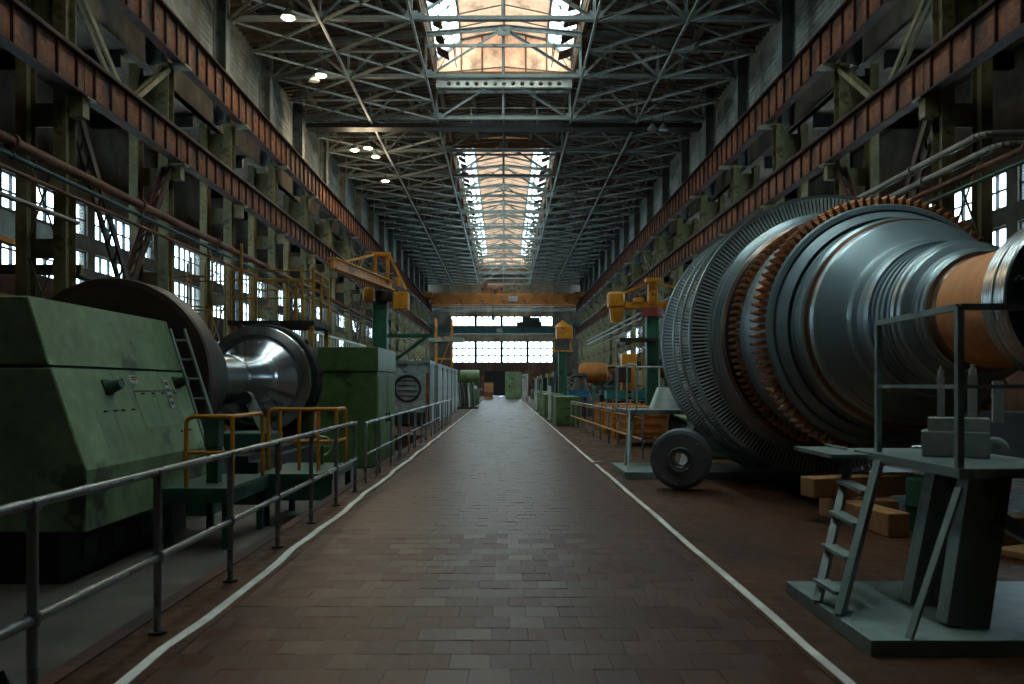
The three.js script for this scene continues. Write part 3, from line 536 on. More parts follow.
// operator platforms with orange rails
function guard(t, path, h, posts, mat, mid = 0.45, r = 0.03, rMid = 0.024) {
  const up = (p, y) => V(p[0], y, p[1]);
  mesh('top_rail', pipe([up(path[0], 0), ...path.map(p => up(p, h)), up(path[path.length - 1], 0)], r, 0.12), mat, t);
  for (let i = 0; i + 1 < path.length; i++) mesh('mid_rail', rod(up(path[i], mid), up(path[i + 1], mid), rMid, 8), mat, t);
  for (const p of posts) mesh('post', rod(up(p, 0), up(p, h), r, 8), mat, t);
}
{
  const p1 = thing('operator_platform', 'dark green steel platform at the far corner of the headstock', 'platform', [-3.85, -0.5, -11]);
  mesh('deck', [bb(-0.56, 0.32, 0.74, 0.8, 0.72, -0.95), bb(-0.57, 0.34, 0.62, 0.76, 0.74, 0.7)], M.greenDark, p1); mesh('side_plate', [bb(0.3, 0.34, 0.6, 0.78, 0.72, -0.95)], M.greenDark, p1);
  for (const [x, z] of [[-0.5, 0.6], [0.24, 0.6], [-0.5, -0.85], [0.24, -0.85]]) mesh('leg', bx(0.09, 0.74, 0.09, x, 0.37, z), M.greenDark, p1);
  const g1 = thing('guard_rail', 'orange guard rail in front of the ladder foot', 'guard rail', [-3.53, 0.3, -10.4]);
  guard(g1, [[-0.6, 0], [0, 0], [0, -1.3]], 0.92, [[0, 0], [-0.3, 0]].slice(0, 1), M.yellow);
  const p2 = thing('operator_platform', 'dark green step platform beside the polished flange', 'platform', [-3.1, -0.5, -12.8]);
  mesh('deck', [bb(-0.6, 0.54, 0.72, 0.8, 0.85, -0.9)], M.greenDark, p2); mesh('apron', [bb(-0.58, 0.52, 0.4, 0.72, 0.83, 0.79)], M.greenDark, p2);
  for (const [x, z] of [[-0.5, 0.7], [0.45, 0.7], [-0.5, -0.8], [0.45, -0.8]]) mesh('leg', bx(0.09, 0.72, 0.09, x, 0.36, z), M.greenDark, p2);
  const g2 = thing('guard_rail', 'orange guard rail with rounded corners in front of the polished flange', 'guard rail', [-3.1, 0.3, -12.5]);
  guard(g2, [[-0.58, 0], [0.48, 0], [0.48, -0.7]], 0.95, [[-0.4, 0], [-0.1, 0], [0.2, 0], [0.48, 0]], M.yellow);
  const b = thing('control_pillar', 'green control pillar standing beside the ladder foot', 'control pillar', [-3.95, 0.3, -10.9]);
  mesh('pillar', rb(0.16, 0.5, 0.16, 0.01, 0, 0.25, 0), M.greenDark, b); mesh('control_box', rb(0.2, 0.42, 0.22, 0.015, 0, 0.7, 0), M.greenDark, b); mesh('top_plate', rb(0.42, 0.02, 0.2, 0.006, 0.08, 0.92, 0), M.greyCab, b);
  const w = thing('hand_wheel', 'pale green handwheel low behind the orange rail', 'handwheel', [-3.05, 0.3, -13.4]);
  mesh('rim', place(new THREE.TorusGeometry(0.16, 0.025, 8, 24), 0, 0.3, 0, 0, 0.6, 0), M.green, w); mesh('stand', rod(V(0, 0, 0), V(0, 0.3, 0), 0.03), M.greenDark, w);
  mesh('spoke', [bar(V(-0.13, 0.3, 0.09), V(0.13, 0.3, -0.09), 0.03), bx(0.03, 0.3, 0.03, 0, 0.3, 0)], M.green, w);
}
// aisle handrails
{
  const t = thing('handrail', 'grey pipe handrail at the front left beside the green headstock', 'handrail', [-2.27, 0, -3.85]);
  const L = 8.35, n = 6;
  mesh('top_rail', [pipe([V(0, 1.06, 4.5), V(0, 1.06, -L), V(0, 0.5, -L), V(0, 0.5, 4.5)], 0.027, 0.06)], M.rail, t);
  for (let i = -1; i <= n; i++) { const z = -L * i / n; mesh('post', rod(V(0, 0, z), V(0, 1.05, z), 0.026, 12), M.rail, t); mesh('clamp', [cyl(0.038, 0.038, 0.06, 0, 0.5, z), rb(0.07, 0.06, 0.07, 0.01, 0, 1.05, z)], M.rail, t); mesh('foot_plate', cyl(0.06, 0.06, 0.015, 0, 0.012, z), M.darkSteel, t); }
  const u = thing('handrail', 'silver pipe handrail beside the green and grey cabinets', 'handrail', [-2.3, 0, -13.3]);
  const K = 21; mesh('top_rail', pipe([V(0, 0.3, 0), V(0, 1.0, 0), V(0, 1.0, -K)], 0.028, 0.15), M.rail, u); mesh('mid_rail', rod(V(0, 0.48, 0), V(0, 0.48, -K), 0.02), M.rail, u);
  for (let i = 0; i <= 14; i++) { const z = -K * i / 14; mesh('post', rod(V(0, 0, z), V(0, 1.0, z), 0.024), M.rail, u); if (i % 2) mesh('outer_post', rod(V(0.0, 0, z + 0.35), V(0, 0.98, z + 0.35), 0.02), M.rail, u); }
}
// rubbish in the pit
{
  const t = thing('bent_pipe', 'short bent dark pipe lying in the machine pit', 'pipe', [-3.15, -0.46, -5.4]);
  mesh('pipe', new THREE.TubeGeometry(new THREE.CatmullRomCurve3([V(-0.22, 0.16, 0.05), V(-0.2, 0.08, 0.02), V(-0.1, 0.02, 0), V(0.05, 0.0, 0.02), V(0.2, 0.03, 0.05)]), 20, 0.03, 8), M.darkSteel, t);
  const u = thing('pit_channel', 'dark steel channel lying along the pit edge', 'channel', [-2.75, -0.5, -6.5]);
  mesh('channel', [bx(0.2, 0.02, 4, 0, 0.01, 0), bx(0.02, 0.1, 4, -0.1, 0.05, 0), bx(0.02, 0.1, 4, 0.1, 0.05, 0)], M.rustDark, u);
}
// raised operator platform behind the flange, with yellow rails
{
  const t = thing('raised_gallery', 'dark raised gallery platform with yellow rails above the polished flange', 'gallery', [-6.2, -0.5, -22.2]);
  mesh('deck', [bb(-1.3, 1.05, 3.75, 3.88, 0.5, -1.6)], M.black, t);
  for (const [x, z] of [[-1.2, 0.4], [0.95, 0.4], [-1.2, -1.5], [0.95, -1.5]]) mesh('leg', bx(0.12, 3.75, 0.12, x, 1.87, z), M.yellowDull, t);
  for (const [x, z, h] of [[-1.25, 0.4, 1.3], [-0.95, 0.4, 2.1], [-0.55, 0.4, 1.3], [0.3, 0.4, 1.1], [0.55, 0.4, 1.1], [0.7, 0.4, 1.45], [1.0, 0.4, 1.45], [1.0, -0.6, 1.45], [1.0, -1.5, 1.45], [-1.25, -1.5, 1.3], [0, -1.5, 1.3]]) mesh('rail_post', bx(0.06, h, 0.06, x, 3.88 + h / 2, z), M.yellowDull, t);
  for (const y of [4.5, 5.0, 5.25]) mesh('rail', [rod(V(-1.25, y, 0.4), V(1.0, y, 0.4), 0.025), rod(V(1.0, y, 0.4), V(1.0, y, -1.5), 0.025), rod(V(-1.25, y - 0.05, -1.5), V(1.0, y - 0.05, -1.5), 0.025)], M.yellowDull, t);
  const u = thing('scaffold_tower', 'yellow tube scaffold rising behind the dark faceplate', 'scaffold', [-8.25, -0.5, -21.6]);
  for (const x of [-0.5, 0, 0.55]) for (const z of [-0.5, 0.5]) mesh('standard', rod(V(x, 0, z), V(x, 5.5, z), 0.03), M.yellowDull, u);
  for (const y of [1.5, 3, 4.2, 5]) mesh('ledger', [rod(V(-0.5, y, 0.5), V(0.55, y, 0.5), 0.025), rod(V(-0.5, y, -0.5), V(0.55, y, -0.5), 0.025)], M.yellowDull, u);
  mesh('brace', [rod(V(-0.5, 1.5, 0.5), V(0.55, 4.2, 0.5), 0.022)], M.yellowDull, u);
  const w = thing('balustrade', 'white balustrade of a gallery behind the green cabinet', 'balustrade', [-6.4, 0, -25]);
  mesh('deck', [bb(-0.9, 0.05, 2.2, 2.35, 0, -12)], M.darkSteel, w);
  for (const z of [-0.3, -6, -11.5]) mesh('support', bx(0.16, 2.2, 0.16, -0.3, 1.1, z), M.darkSteel, w);
  mesh('hand_rail', [bx(0.07, 0.08, 12, 0, 3.42, -6)], M.white, w);
  for (let i = 0; i <= 26; i++) mesh('baluster', bx(0.04, 1.05, 0.07, 0, 2.87, -i * 12 / 26), M.white, w);
  const bd = thing('white_board', 'tall pale blue board standing on the gallery', 'board', [-6.9, 2.35, -30.5]);
  mesh('panel', rb(0.36, 1.55, 0.05, 0.01, 0, 0.78, 0), M.greyCab, bd); mesh('foot', bx(0.4, 0.06, 0.3, 0, 0.03, 0), M.darkSteel, bd);
}
// green cabinet, grey cabinets
{
  const t = thing('machine_cabinet', 'tall green machine cabinet with pale aisle face', 'cabinet', [-3.98, -0.5, -22.0]);
  mesh('body', rb(1.5, 2.45, 3.2, 0.02, 0, 1.25, 0), M.greenCab, t); mesh('top_box', rb(1.56, 0.62, 3.26, 0.02, 0, 2.79, 0), M.greenCab, t);
  mesh('plinth', bx(1.5, 0.14, 3, 0, 0.0, 0), M.black, t);
  for (let i = 0; i < 2; i++) { const d = mesh('door', rb(0.03, 2.1, 1.5, 0.008, 0.755, 1.28, 0.78 - i * 1.56), M.greenCab, t); mesh('handle', rb(0.05, 0.24, 0.06, 0.01, 0.79, 1.25, (i ? -0.25 : 0.25)), M.black, d); }
  const g = thing('grey_cabinet', 'grey switch cabinet with a round fan grille facing the camera', 'cabinet', [-3.9, 0, -32.6]);
  mesh('body', [bx(1.9, 2.5, 2.4, 0, 1.35, -0.1)], M.greyCab, g); mesh('frame', [bb(-1.0, 1.0, 2.45, 2.6, 1.15, -1.4), bb(-1.0, -0.86, 0, 2.5, 1.12, 1.0), bb(0.86, 1.0, 0, 2.5, 1.12, 1.0)], M.greyPaint, g);
  mesh('fan_grille', [place(new THREE.TorusGeometry(0.5, 0.05, 8, 36), 0.1, 1.5, 1.12), ...[-0.3, -0.1, 0.1, 0.3].map(y => bx(0.8 - Math.abs(y) * 0.4, 0.03, 0.03, 0.1, 1.5 + y, 1.12))], M.darkSteel, g);
  mesh('kick_plate', [bb(-0.86, 0.86, 0.1, 0.55, 1.1, 1.13)], M.black, g); mesh('copper_post', [bb(0.84, 0.97, 0.2, 2.1, 1.13, 1.2)], M.rust, g);
  for (let i = 0; i < 5; i++) {
    const c = thing('panel_cabinet', `white panelled cabinet, ${ORD[i]} after the fan cabinet along the aisle`, 'cabinet', [-3.85, 0, -35.9 - i * 3.05], 'white cabinets along the aisle');
    mesh('body', [rb(1.9, 2.45, 2.95, 0.02, 0, 1.23, 0)], M.greyCab, c); mesh('cornice', [bx(2.0, 0.12, 3.0, 0, 2.5, 0)], M.white, c);
    for (let j = 0; j < 2; j++) { const d = mesh('door', rb(0.03, 2.0, 1.35, 0.008, 0.96, 1.25, 0.72 - j * 1.44), M.white, c); mesh('handle', bx(0.03, 0.2, 0.04, 0.03, 1.3, 0.72 - j * 1.44 + (j ? 0.5 : -0.5)), M.darkSteel, d); }
    mesh('post', [bx(0.08, 2.5, 0.1, 0.98, 1.25, 1.48)], M.greyPaint, c);
  }
}
// far-left clutter along the aisle
{
  const s = thing('sheet_stack', 'dark metal sheets and pale strips standing on edge near the far end', 'sheet stack', [-3.1, 0, -56]);
  for (let i = 0; i < 9; i++) mesh('sheet', bx(0.09, 1.7 + 0.1 * (i % 3), 2.6, -1.1 + i * 0.26, 0.88, 0, 0, 0, 0.08), i % 3 === 1 ? M.white : M.darkSteel, s);
  mesh('rack_base', bx(2.6, 0.12, 2.8, 0, 0.06, 0), M.black, s);
  const g = thing('milling_machine', 'green machine tool with rounded head before the far wall', 'machine tool', [-3.2, 0, -68]);
  mesh('base', rb(2.2, 1.2, 3.2, 0.06, 0, 0.6, 0), M.greenCab, g); mesh('column', rb(1.3, 1.6, 1.4, 0.08, -0.3, 1.9, -0.4), M.greenCab, g); mesh('head', cyl(0.7, 0.7, 1.6, 0.3, 2.2, 0.3, 0, 0, Math.PI / 2, 24), M.greenCab, g); mesh('spindle', cyl(0.2, 0.25, 0.6, 0.7, 1.5, 0.4), M.steel, g); mesh('table', bx(2.4, 0.15, 1, 0.2, 1.25, 0.6), M.greyPaint, g);
  const d = thing('crate', 'orange-brown wooden crate beside the dark far door', 'crate', [-1.75, 0, -92]);
  mesh('box', [bx(1.0, 1.9, 1.2, 0, 0.95, 0)], M.wood, d); for (const y of [0.2, 0.95, 1.7]) mesh('batten', [bx(1.06, 0.14, 1.26, 0, y, 0)], M.wood, d); mesh('lower_panel', bx(1.02, 0.6, 1.22, 0, 0.55, 0), M.rust, d);
  const c = thing('tool_cabinet', 'pale green steel cabinet by the far wall door', 'cabinet', [1.1, 0, -96]);
  mesh('body', rb(1.9, 3.2, 1.4, 0.03, 0, 1.6, 0), M.green, c); mesh('door', rb(0.9, 2.9, 0.04, 0.01, -0.46, 1.6, 0.71), M.green, c); mesh('door', rb(0.9, 2.9, 0.04, 0.01, 0.46, 1.6, 0.71), M.green, c); for (let i = 0; i < 3; i++) mesh('label_plate', bx(0.18, 0.35, 0.02, -0.4 + i * 0.35, 1.4, 0.74), M.yellowDull, c);
  const y = thing('scaffold_tower', 'yellow scaffold tower above the white cabinets far down the aisle', 'scaffold', [-4.5, 0, -60]);
  for (const x of [-0.6, 0.6]) for (const z of [-0.6, 0.6]) mesh('standard', bx(0.09, 6.6, 0.09, x, 3.3, z), M.yellow, y);
  for (const h of [2.2, 3.6, 5.2]) mesh('ledger', [bx(1.3, 0.08, 0.08, 0, h, 0.6), bx(1.3, 0.08, 0.08, 0, h, -0.6), bx(0.08, 0.08, 1.3, 0.6, h, 0)], M.yellow, y);
  mesh('brace', [bar(V(-0.6, 2.2, 0.6), V(0.6, 5.2, 0.6), 0.06)], M.yellow, y); mesh('platform', bx(2.6, 0.3, 1.6, 0.2, 5.0, 0), M.greyCab, y);
  for (let i = 0; i < 9; i++) {
    const m = thing('machine_rack', `${['brown', 'tan', 'grey', 'rusty', 'dark'][i % 5]} machine clutter heap, ${ORD[i]} behind the white cabinets`, 'machinery', [-7.2 - (i % 3) * 0.9, 0, -(42 + i * 6.2)]);
    mesh('base', rb(1.8, 1.6, 2.6, 0.05, 0, 0.8, 0), M.greenDark, m); mesh('frame', [bx(0.15, 3.4, 0.15, -0.8, 1.7, 1), bx(0.15, 3.8, 0.15, 0.8, 1.9, 1), bx(1.8, 0.15, 0.15, 0, 3.1, 1)], i % 2 ? M.yellowDull : M.darkSteel, m);
    for (let q = 0; q < 9; q++) mesh('part_box', rb(rr(0.3, 0.8), rr(0.2, 0.6), rr(0.3, 0.9), 0.03, rr(-0.7, 0.7), 1.7 + rr(0, 2), rr(-0.8, 0.9), rr(-0.3, 0.3), rr(0, 3), rr(-0.3, 0.3)), [M.wood, M.rust, M.pipeGrey, M.white, M.orangeBox, M.brownSteel][Math.floor(rr(0, 6))], m);
  }
}
// ---- jib cranes
{
  const t = thing('jib_crane', 'yellow jib crane on a green post behind the green cabinet', 'jib crane', [-4.32, 0, -28]);
  mesh('post', [rb(0.5, 4.55, 0.5, 0.03, 0, 2.27, 0)], M.greenPost, t); mesh('slewing_ring', cyl(0.3, 0.3, 0.34, 0.15, 4.72, 0.1, 0, 0, 0, 24), M.brownSteel, t);
  mesh('boom', [bar(V(0.3, 5.15, -0.4), V(-0.85, 5.3, 3.9), 0.1, 0.3), bar(V(0.3, 5.0, -0.4), V(-0.85, 5.15, 3.9), 0.3, 0.04), bar(V(0.3, 5.3, -0.4), V(-0.85, 5.45, 3.9), 0.3, 0.04)], M.yellow, t);
  for (const x of [-0.2, 0.25]) mesh('mast_post', bx(0.1, 1.1, 0.14, x, 5.7, 0), M.yellow, t);
  mesh('mast_beam', rb(0.65, 0.14, 0.2, 0.02, 0.02, 6.2, 0), M.yellow, t);
  mesh('tie_rod', bar(V(-0.2, 6.2, 0), V(-0.7, 5.55, 2.6), 0.07), M.yellow, t); mesh('back_stay', bar(V(0.3, 6.2, 0), V(0.85, 5.0, -0.3), 0.08), M.yellow, t);
  mesh('counterweight', rb(0.5, 0.6, 0.6, 0.03, 0.75, 4.55, 0.1), M.yellow, t); mesh('motor_box', rb(0.36, 0.48, 0.4, 0.05, -0.36, 4.75, 0.3), M.yellow, t); mesh('motor', cyl(0.12, 0.12, 0.3, 0.6, 5.25, 0, 0, 0, 0), M.yellow, t);
  mesh('arm_bracket', [bar(V(0.25, 3.35, 0), V(1.9, 3.35, 0), 0.14), bar(V(0.25, 2.3, 0), V(1.6, 3.3, 0), 0.1)], M.greenPost, t);

  const r = thing('jib_crane', 'yellow jib crane with hoist block beside the turbine blades', 'jib crane', [5.55, 0, -30]);
  mesh('post', [rb(0.46, 4.2, 0.46, 0.03, 0, 2.1, 0)], M.greenPost, r); mesh('slewing_ring', cyl(0.42, 0.42, 0.34, 0, 4.35, 0, 0, 0, 0, 24), M.red, r);
  mesh('boom', [bx(3.4, 0.12, 0.3, 0.4, 4.55, 0), bx(3.4, 0.16, 0.12, 0.4, 4.66, 0)], M.yellow, r); mesh('mast', rb(0.36, 0.95, 0.36, 0.03, 0.02, 5.1, 0), M.yellow, r); mesh('mast_cap', rb(0.55, 0.14, 0.5, 0.03, 0.02, 5.55, 0), M.yellow, r);
  mesh('tie_rod', [bar(V(-0.1, 5.5, 0), V(-1.25, 5.0, 0), 0.07), bar(V(0.1, 5.5, 0), V(1.9, 5.0, 0), 0.07)], M.yellow, r);
  mesh('hoist_block', [rb(0.62, 0.62, 0.6, 0.12, -1.36, 4.8, 0)], M.yellow, r); mesh('hoist_skirt', place(new THREE.CylinderGeometry(0.36, 0.28, 0.55, 4, 1), -1.33, 4.25, 0, 0, Math.PI / 4, 0), M.yellow, r); mesh('motor', rb(0.36, 0.2, 0.3, 0.03, -0.5, 4.8, 0), M.yellow, r);
  mesh('walkway', bx(1.4, 0.12, 0.9, -0.6, 3.3, 0.2), M.brownSteel, r);

  const f = thing('jib_crane', 'small yellow crane cab on a green post far along the turbine side', 'jib crane', [3.5, 0, -48]);
  mesh('post', [rb(0.5, 3.7, 0.5, 0.03, 0, 1.85, 0)], M.greenPost, f); mesh('cab', rb(0.95, 0.75, 1, 0.04, 0.1, 4.75, 0), M.yellow, f); mesh('cab_roof', place(new THREE.CylinderGeometry(0.02, 0.75, 0.45, 4, 1), 0.0, 5.3, 0, 0, Math.PI / 4, 0), M.yellow, f);
  mesh('cage', [[-0.5, 0.5], [0.5, 0.5], [-0.5, -0.5], [0.5, -0.5]].map(([x, z]) => bx(0.06, 0.85, 0.06, x, 4.05, z)), M.yellowDull, f); mesh('cage_floor', bx(1.2, 0.1, 1.2, 0, 3.65, 0), M.yellowDull, f);
}

// ================================================================ RIGHT: TURBINE ROTOR
const RX = 5.08, RY = 2.40, DD = 12.5, PX = DD / 800;
{
  const t = thing('turbine_rotor', 'huge steel steam turbine rotor with bladed and toothed discs', 'turbine rotor', [RX, RY, -DD]);
  const zs = s => DD - DD / s;                                  // local z of a disc seen at scale s
  const R = p => p * PX;
  const part = (name, list, mat, seg = 160) => mesh(name, turned(list.map(([p, s]) => [R(p), zs(s)]), seg), mat, t, true);
  // rear bladed discs: rim, shrouds and blades
  const shroud = (s, w, r0 = 138.5, r1 = 140.5) => mesh('shroud_ring', turned([[R(r0), zs(s) + w / 2], [R(r1), zs(s) + w / 2], [R(r1), zs(s) - w / 2], [R(r0), zs(s) - w / 2], [R(r0), zs(s) + w / 2]], 192), M.rotorBright, t, true);
  for (const s of [0.854, 0.9135, 0.951]) shroud(s, 0.07);
  shroud(1.0, 0.08, 137.8, 140.5);
  part('rear_body', [[60, 0.8], [118, 0.84], [122, 0.86], [122, 1.0]], M.darkSteel);
  part('dark_blade_backing', [[121, 0.986], [136.8, 0.986], [136.8, 0.98], [121, 0.98]], M.darkSteel);  // dark ring added behind the front blades to make their gaps read dark
  part('hub_ring', [[137, 0.83], [122, 0.835], [122, 0.84]], M.rotor);
  part('disc_rim', [[122, 0.985], [122, 1.008], [119.5, 1.01], [119.5, 1.018], [117, 1.02]], M.rotorBright);
  part('disc_shoulder', [[117, 1.02], [114, 1.022], [113.4, 1.026]], M.rotorBright);
  part('warm_ring', [[113.4, 1.026], [111.8, 1.03], [110.8, 1.032]], M.rotorWarm);
  part('inner_drum', [[110.8, 1.032], [104, 1.036], [97, 1.04], [95, 1.045], [95, 1.06]], M.darkSteel);
  // two discs with toothed rims
  part('toothed_disc', [[96, 1.045], [104.2, 1.047], [104.2, 1.068], [103.4, 1.071], [102, 1.078], [98, 1.15]], M.rotor);
  part('toothed_disc', [[96, 1.145], [104, 1.147], [104, 1.182], [102.5, 1.186], [98.5, 1.188]], M.rotor);
  part('face_groove', [[98.5, 1.188], [98.3, 1.182], [96.6, 1.182], [96.4, 1.19], [90, 1.205]], M.rotor);
  part('inner_groove', [[90, 1.205], [89.5, 1.188], [87.2, 1.188], [86.8, 1.205], [84.8, 1.208]], M.rotor);
  part('bright_step', [[84.8, 1.208], [86.5, 1.214], [86.5, 1.24], [84.5, 1.245]], M.rotorBright);
  part('warm_step', [[84.5, 1.245], [82, 1.248], [82, 1.256]], M.rotorWarm);
  part('bright_edge', [[82, 1.256], [81, 1.266], [79.5, 1.269]], M.rotorBright);
  mesh('main_face', (() => { const g = lathe([[79.5, 1.269], [76, 1.277], [71, 1.286], [66, 1.295], [63, 1.301], [62.4, 1.304]].map(([p, q]) => [R(p), zs(q)]), 160); g.rotateX(Math.PI / 2); return g; })(), M.rotor, t, true);
  part('front_cylinder', [[62.4, 1.304], [62, 1.307], [61.6, 1.318]], M.rotorBright);
  part('front_collar', [[61.6, 1.318], [58.6, 1.324], [57.5, 1.342]], M.rotor);
  part('collar_edge', [[57.5, 1.342], [57.8, 1.346], [57, 1.356]], M.rotorBright);
  const lab = []; for (let i = 0; i < 7; i++) { const s = 1.356 + i * 0.0085, r = 54.8 - i * 0.25; lab.push([i % 2 ? r - 1.3 : r, s], [i % 2 ? r - 1.3 : r, s + 0.0075]); }
  part('labyrinth_seal', [[57, 1.356], ...lab, [52.6, 1.416]], M.rotor);
  part('seal_edge', [[52.6, 1.416], [52.2, 1.426], [50.8, 1.429], [50.4, 1.44], [49.6, 1.444]], M.rotorBright);
  part('shaft_shoulder', [[49.6, 1.444], [45, 1.452], [43.4, 1.458]], M.rotor);
  part('shoulder_ring', [[43.4, 1.458], [43.2, 1.466], [42.2, 1.469], [42.2, 1.48], [41, 1.483]], M.rotorBright);
  part('journal_neck', [[41, 1.483], [38.5, 1.485], [38, 1.495], [37.6, 1.5]], M.rotorWarm);
  part('paper_wrap', [[37.6, 1.5], [37.9, 1.55], [37.7, 1.62], [37.9, 1.68], [37.6, 1.725]], M.paper);
  // coupling flange
  const fl = part('coupling_flange', [[37, 1.715], [47.6, 1.72], [48.2, 1.723], [48.2, 1.76], [47.6, 1.762], [47.6, 1.768], [48.2, 1.77], [48.2, 1.803], [47.4, 1.809]], M.steel);
  part('flange_face', [[47.4, 1.809], [24, 1.809], [24, 1.83], [14, 1.83], [14, 1.80]], M.darkSteel);
  let b0; for (let i = 0; i < 16; i++) { const a = (i + 0.5) * Math.PI / 8, x = Math.cos(a) * R(41), y = Math.sin(a) * R(41), z = zs(1.809) + 0.02; if (!b0) { b0 = mesh('coupling_bolt', [cyl(0.055, 0.055, 0.07, 0, 0, 0, Math.PI / 2, 0, 0, 6), cyl(0.03, 0.03, 0.13, 0, 0, 0.02, Math.PI / 2, 0, 0, 10)], M.black, t); b0.position.set(x, y, z); } else again('coupling_bolt', b0, t, x, y, z); }
  mesh('journal', rod(V(0, 0, zs(1.81)), V(0, 0, zs(1.81) + 2.2), R(26), 48), M.rotor, t);
  mesh('rear_journal', rod(V(0, 0, zs(0.8) + 0.05), V(0, 0, zs(0.8) - 1.1), R(26), 48), M.rotor, t);
  // front disc blades, one by one
  const bladeG = (len, w) => { const g = new THREE.BoxGeometry(w, len, 0.018, 2, 1, 1); g.translate(0, len / 2, 0); const p = g.attributes.position; for (let i = 0; i < p.count; i++) { const x = p.getX(i), y = p.getY(i); p.setZ(i, p.getZ(i) + 0.008 * Math.cos(x / w * 3)); } g.rotateY(Math.PI / 2); g.computeVertexNormals(); return metreUV(g); };
  const NBL = 220, bg = bladeG(R(138.2 - 121), 0.05);
  for (let i = 0; i < NBL; i++) { const a = i / NBL * Math.PI * 2, m = new THREE.Mesh(bg, M.blade); m.name = 'blade'; m.castShadow = m.receiveShadow = true; m.rotation.set(0, 0, a - Math.PI / 2); m.position.set(Math.cos(a) * R(121), Math.sin(a) * R(121), zs(1.0)); t.add(m); }
  const g2 = bladeG(R(138.6 - 121), 0.05);
  for (const s of [0.854, 0.9135, 0.951]) {
    const im = new THREE.InstancedMesh(g2, M.blade, NBL); im.name = 'rear_blade_row'; im.userData.kind = 'stuff'; im.castShadow = im.receiveShadow = true;
    for (let i = 0; i < NBL; i++) { const a = (i + 0.3) / NBL * Math.PI * 2; M4.compose(V(Math.cos(a) * R(121), Math.sin(a) * R(121), zs(s)), Q.setFromEuler(E.set(0, 0, a - Math.PI / 2)), ONE); im.setMatrixAt(i, M4); } t.add(im);
  }
  // fir-tree teeth of the two toothed discs
  const fir = new THREE.Shape(); const W = 0.036, H = R(7.6);
  const pr = [[1, 0], [0.72, 0.12], [0.95, 0.22], [0.62, 0.36], [0.84, 0.48], [0.5, 0.62], [0.7, 0.74], [0.42, 0.9], [0.3, 1]];
  pr.forEach(([w, h], i) => i ? fir.lineTo(w * W, h * H) : fir.moveTo(w * W, h * H)); pr.slice().reverse().forEach(([w, h]) => fir.lineTo(-w * W, h * H));
  [[1.047, 1.068, 104.2, 104], [1.147, 1.182, 104, 100]].forEach(([s0, s1, r, n], di) => {
    const g = metreUV(new THREE.ExtrudeGeometry(fir, { depth: zs(s1) - zs(s0), bevelEnabled: false })); g.rotateY(0.0);
    for (let i = 0; i < n; i++) { const a = i / n * Math.PI * 2, m = new THREE.Mesh(g, M.bronze); m.name = 'root_tooth'; m.castShadow = m.receiveShadow = true; m.rotation.z = a - Math.PI / 2; m.position.set(Math.cos(a) * (R(r) - 0.004), Math.sin(a) * (R(r) - 0.004), zs(s0)); t.add(m); }
  });
}
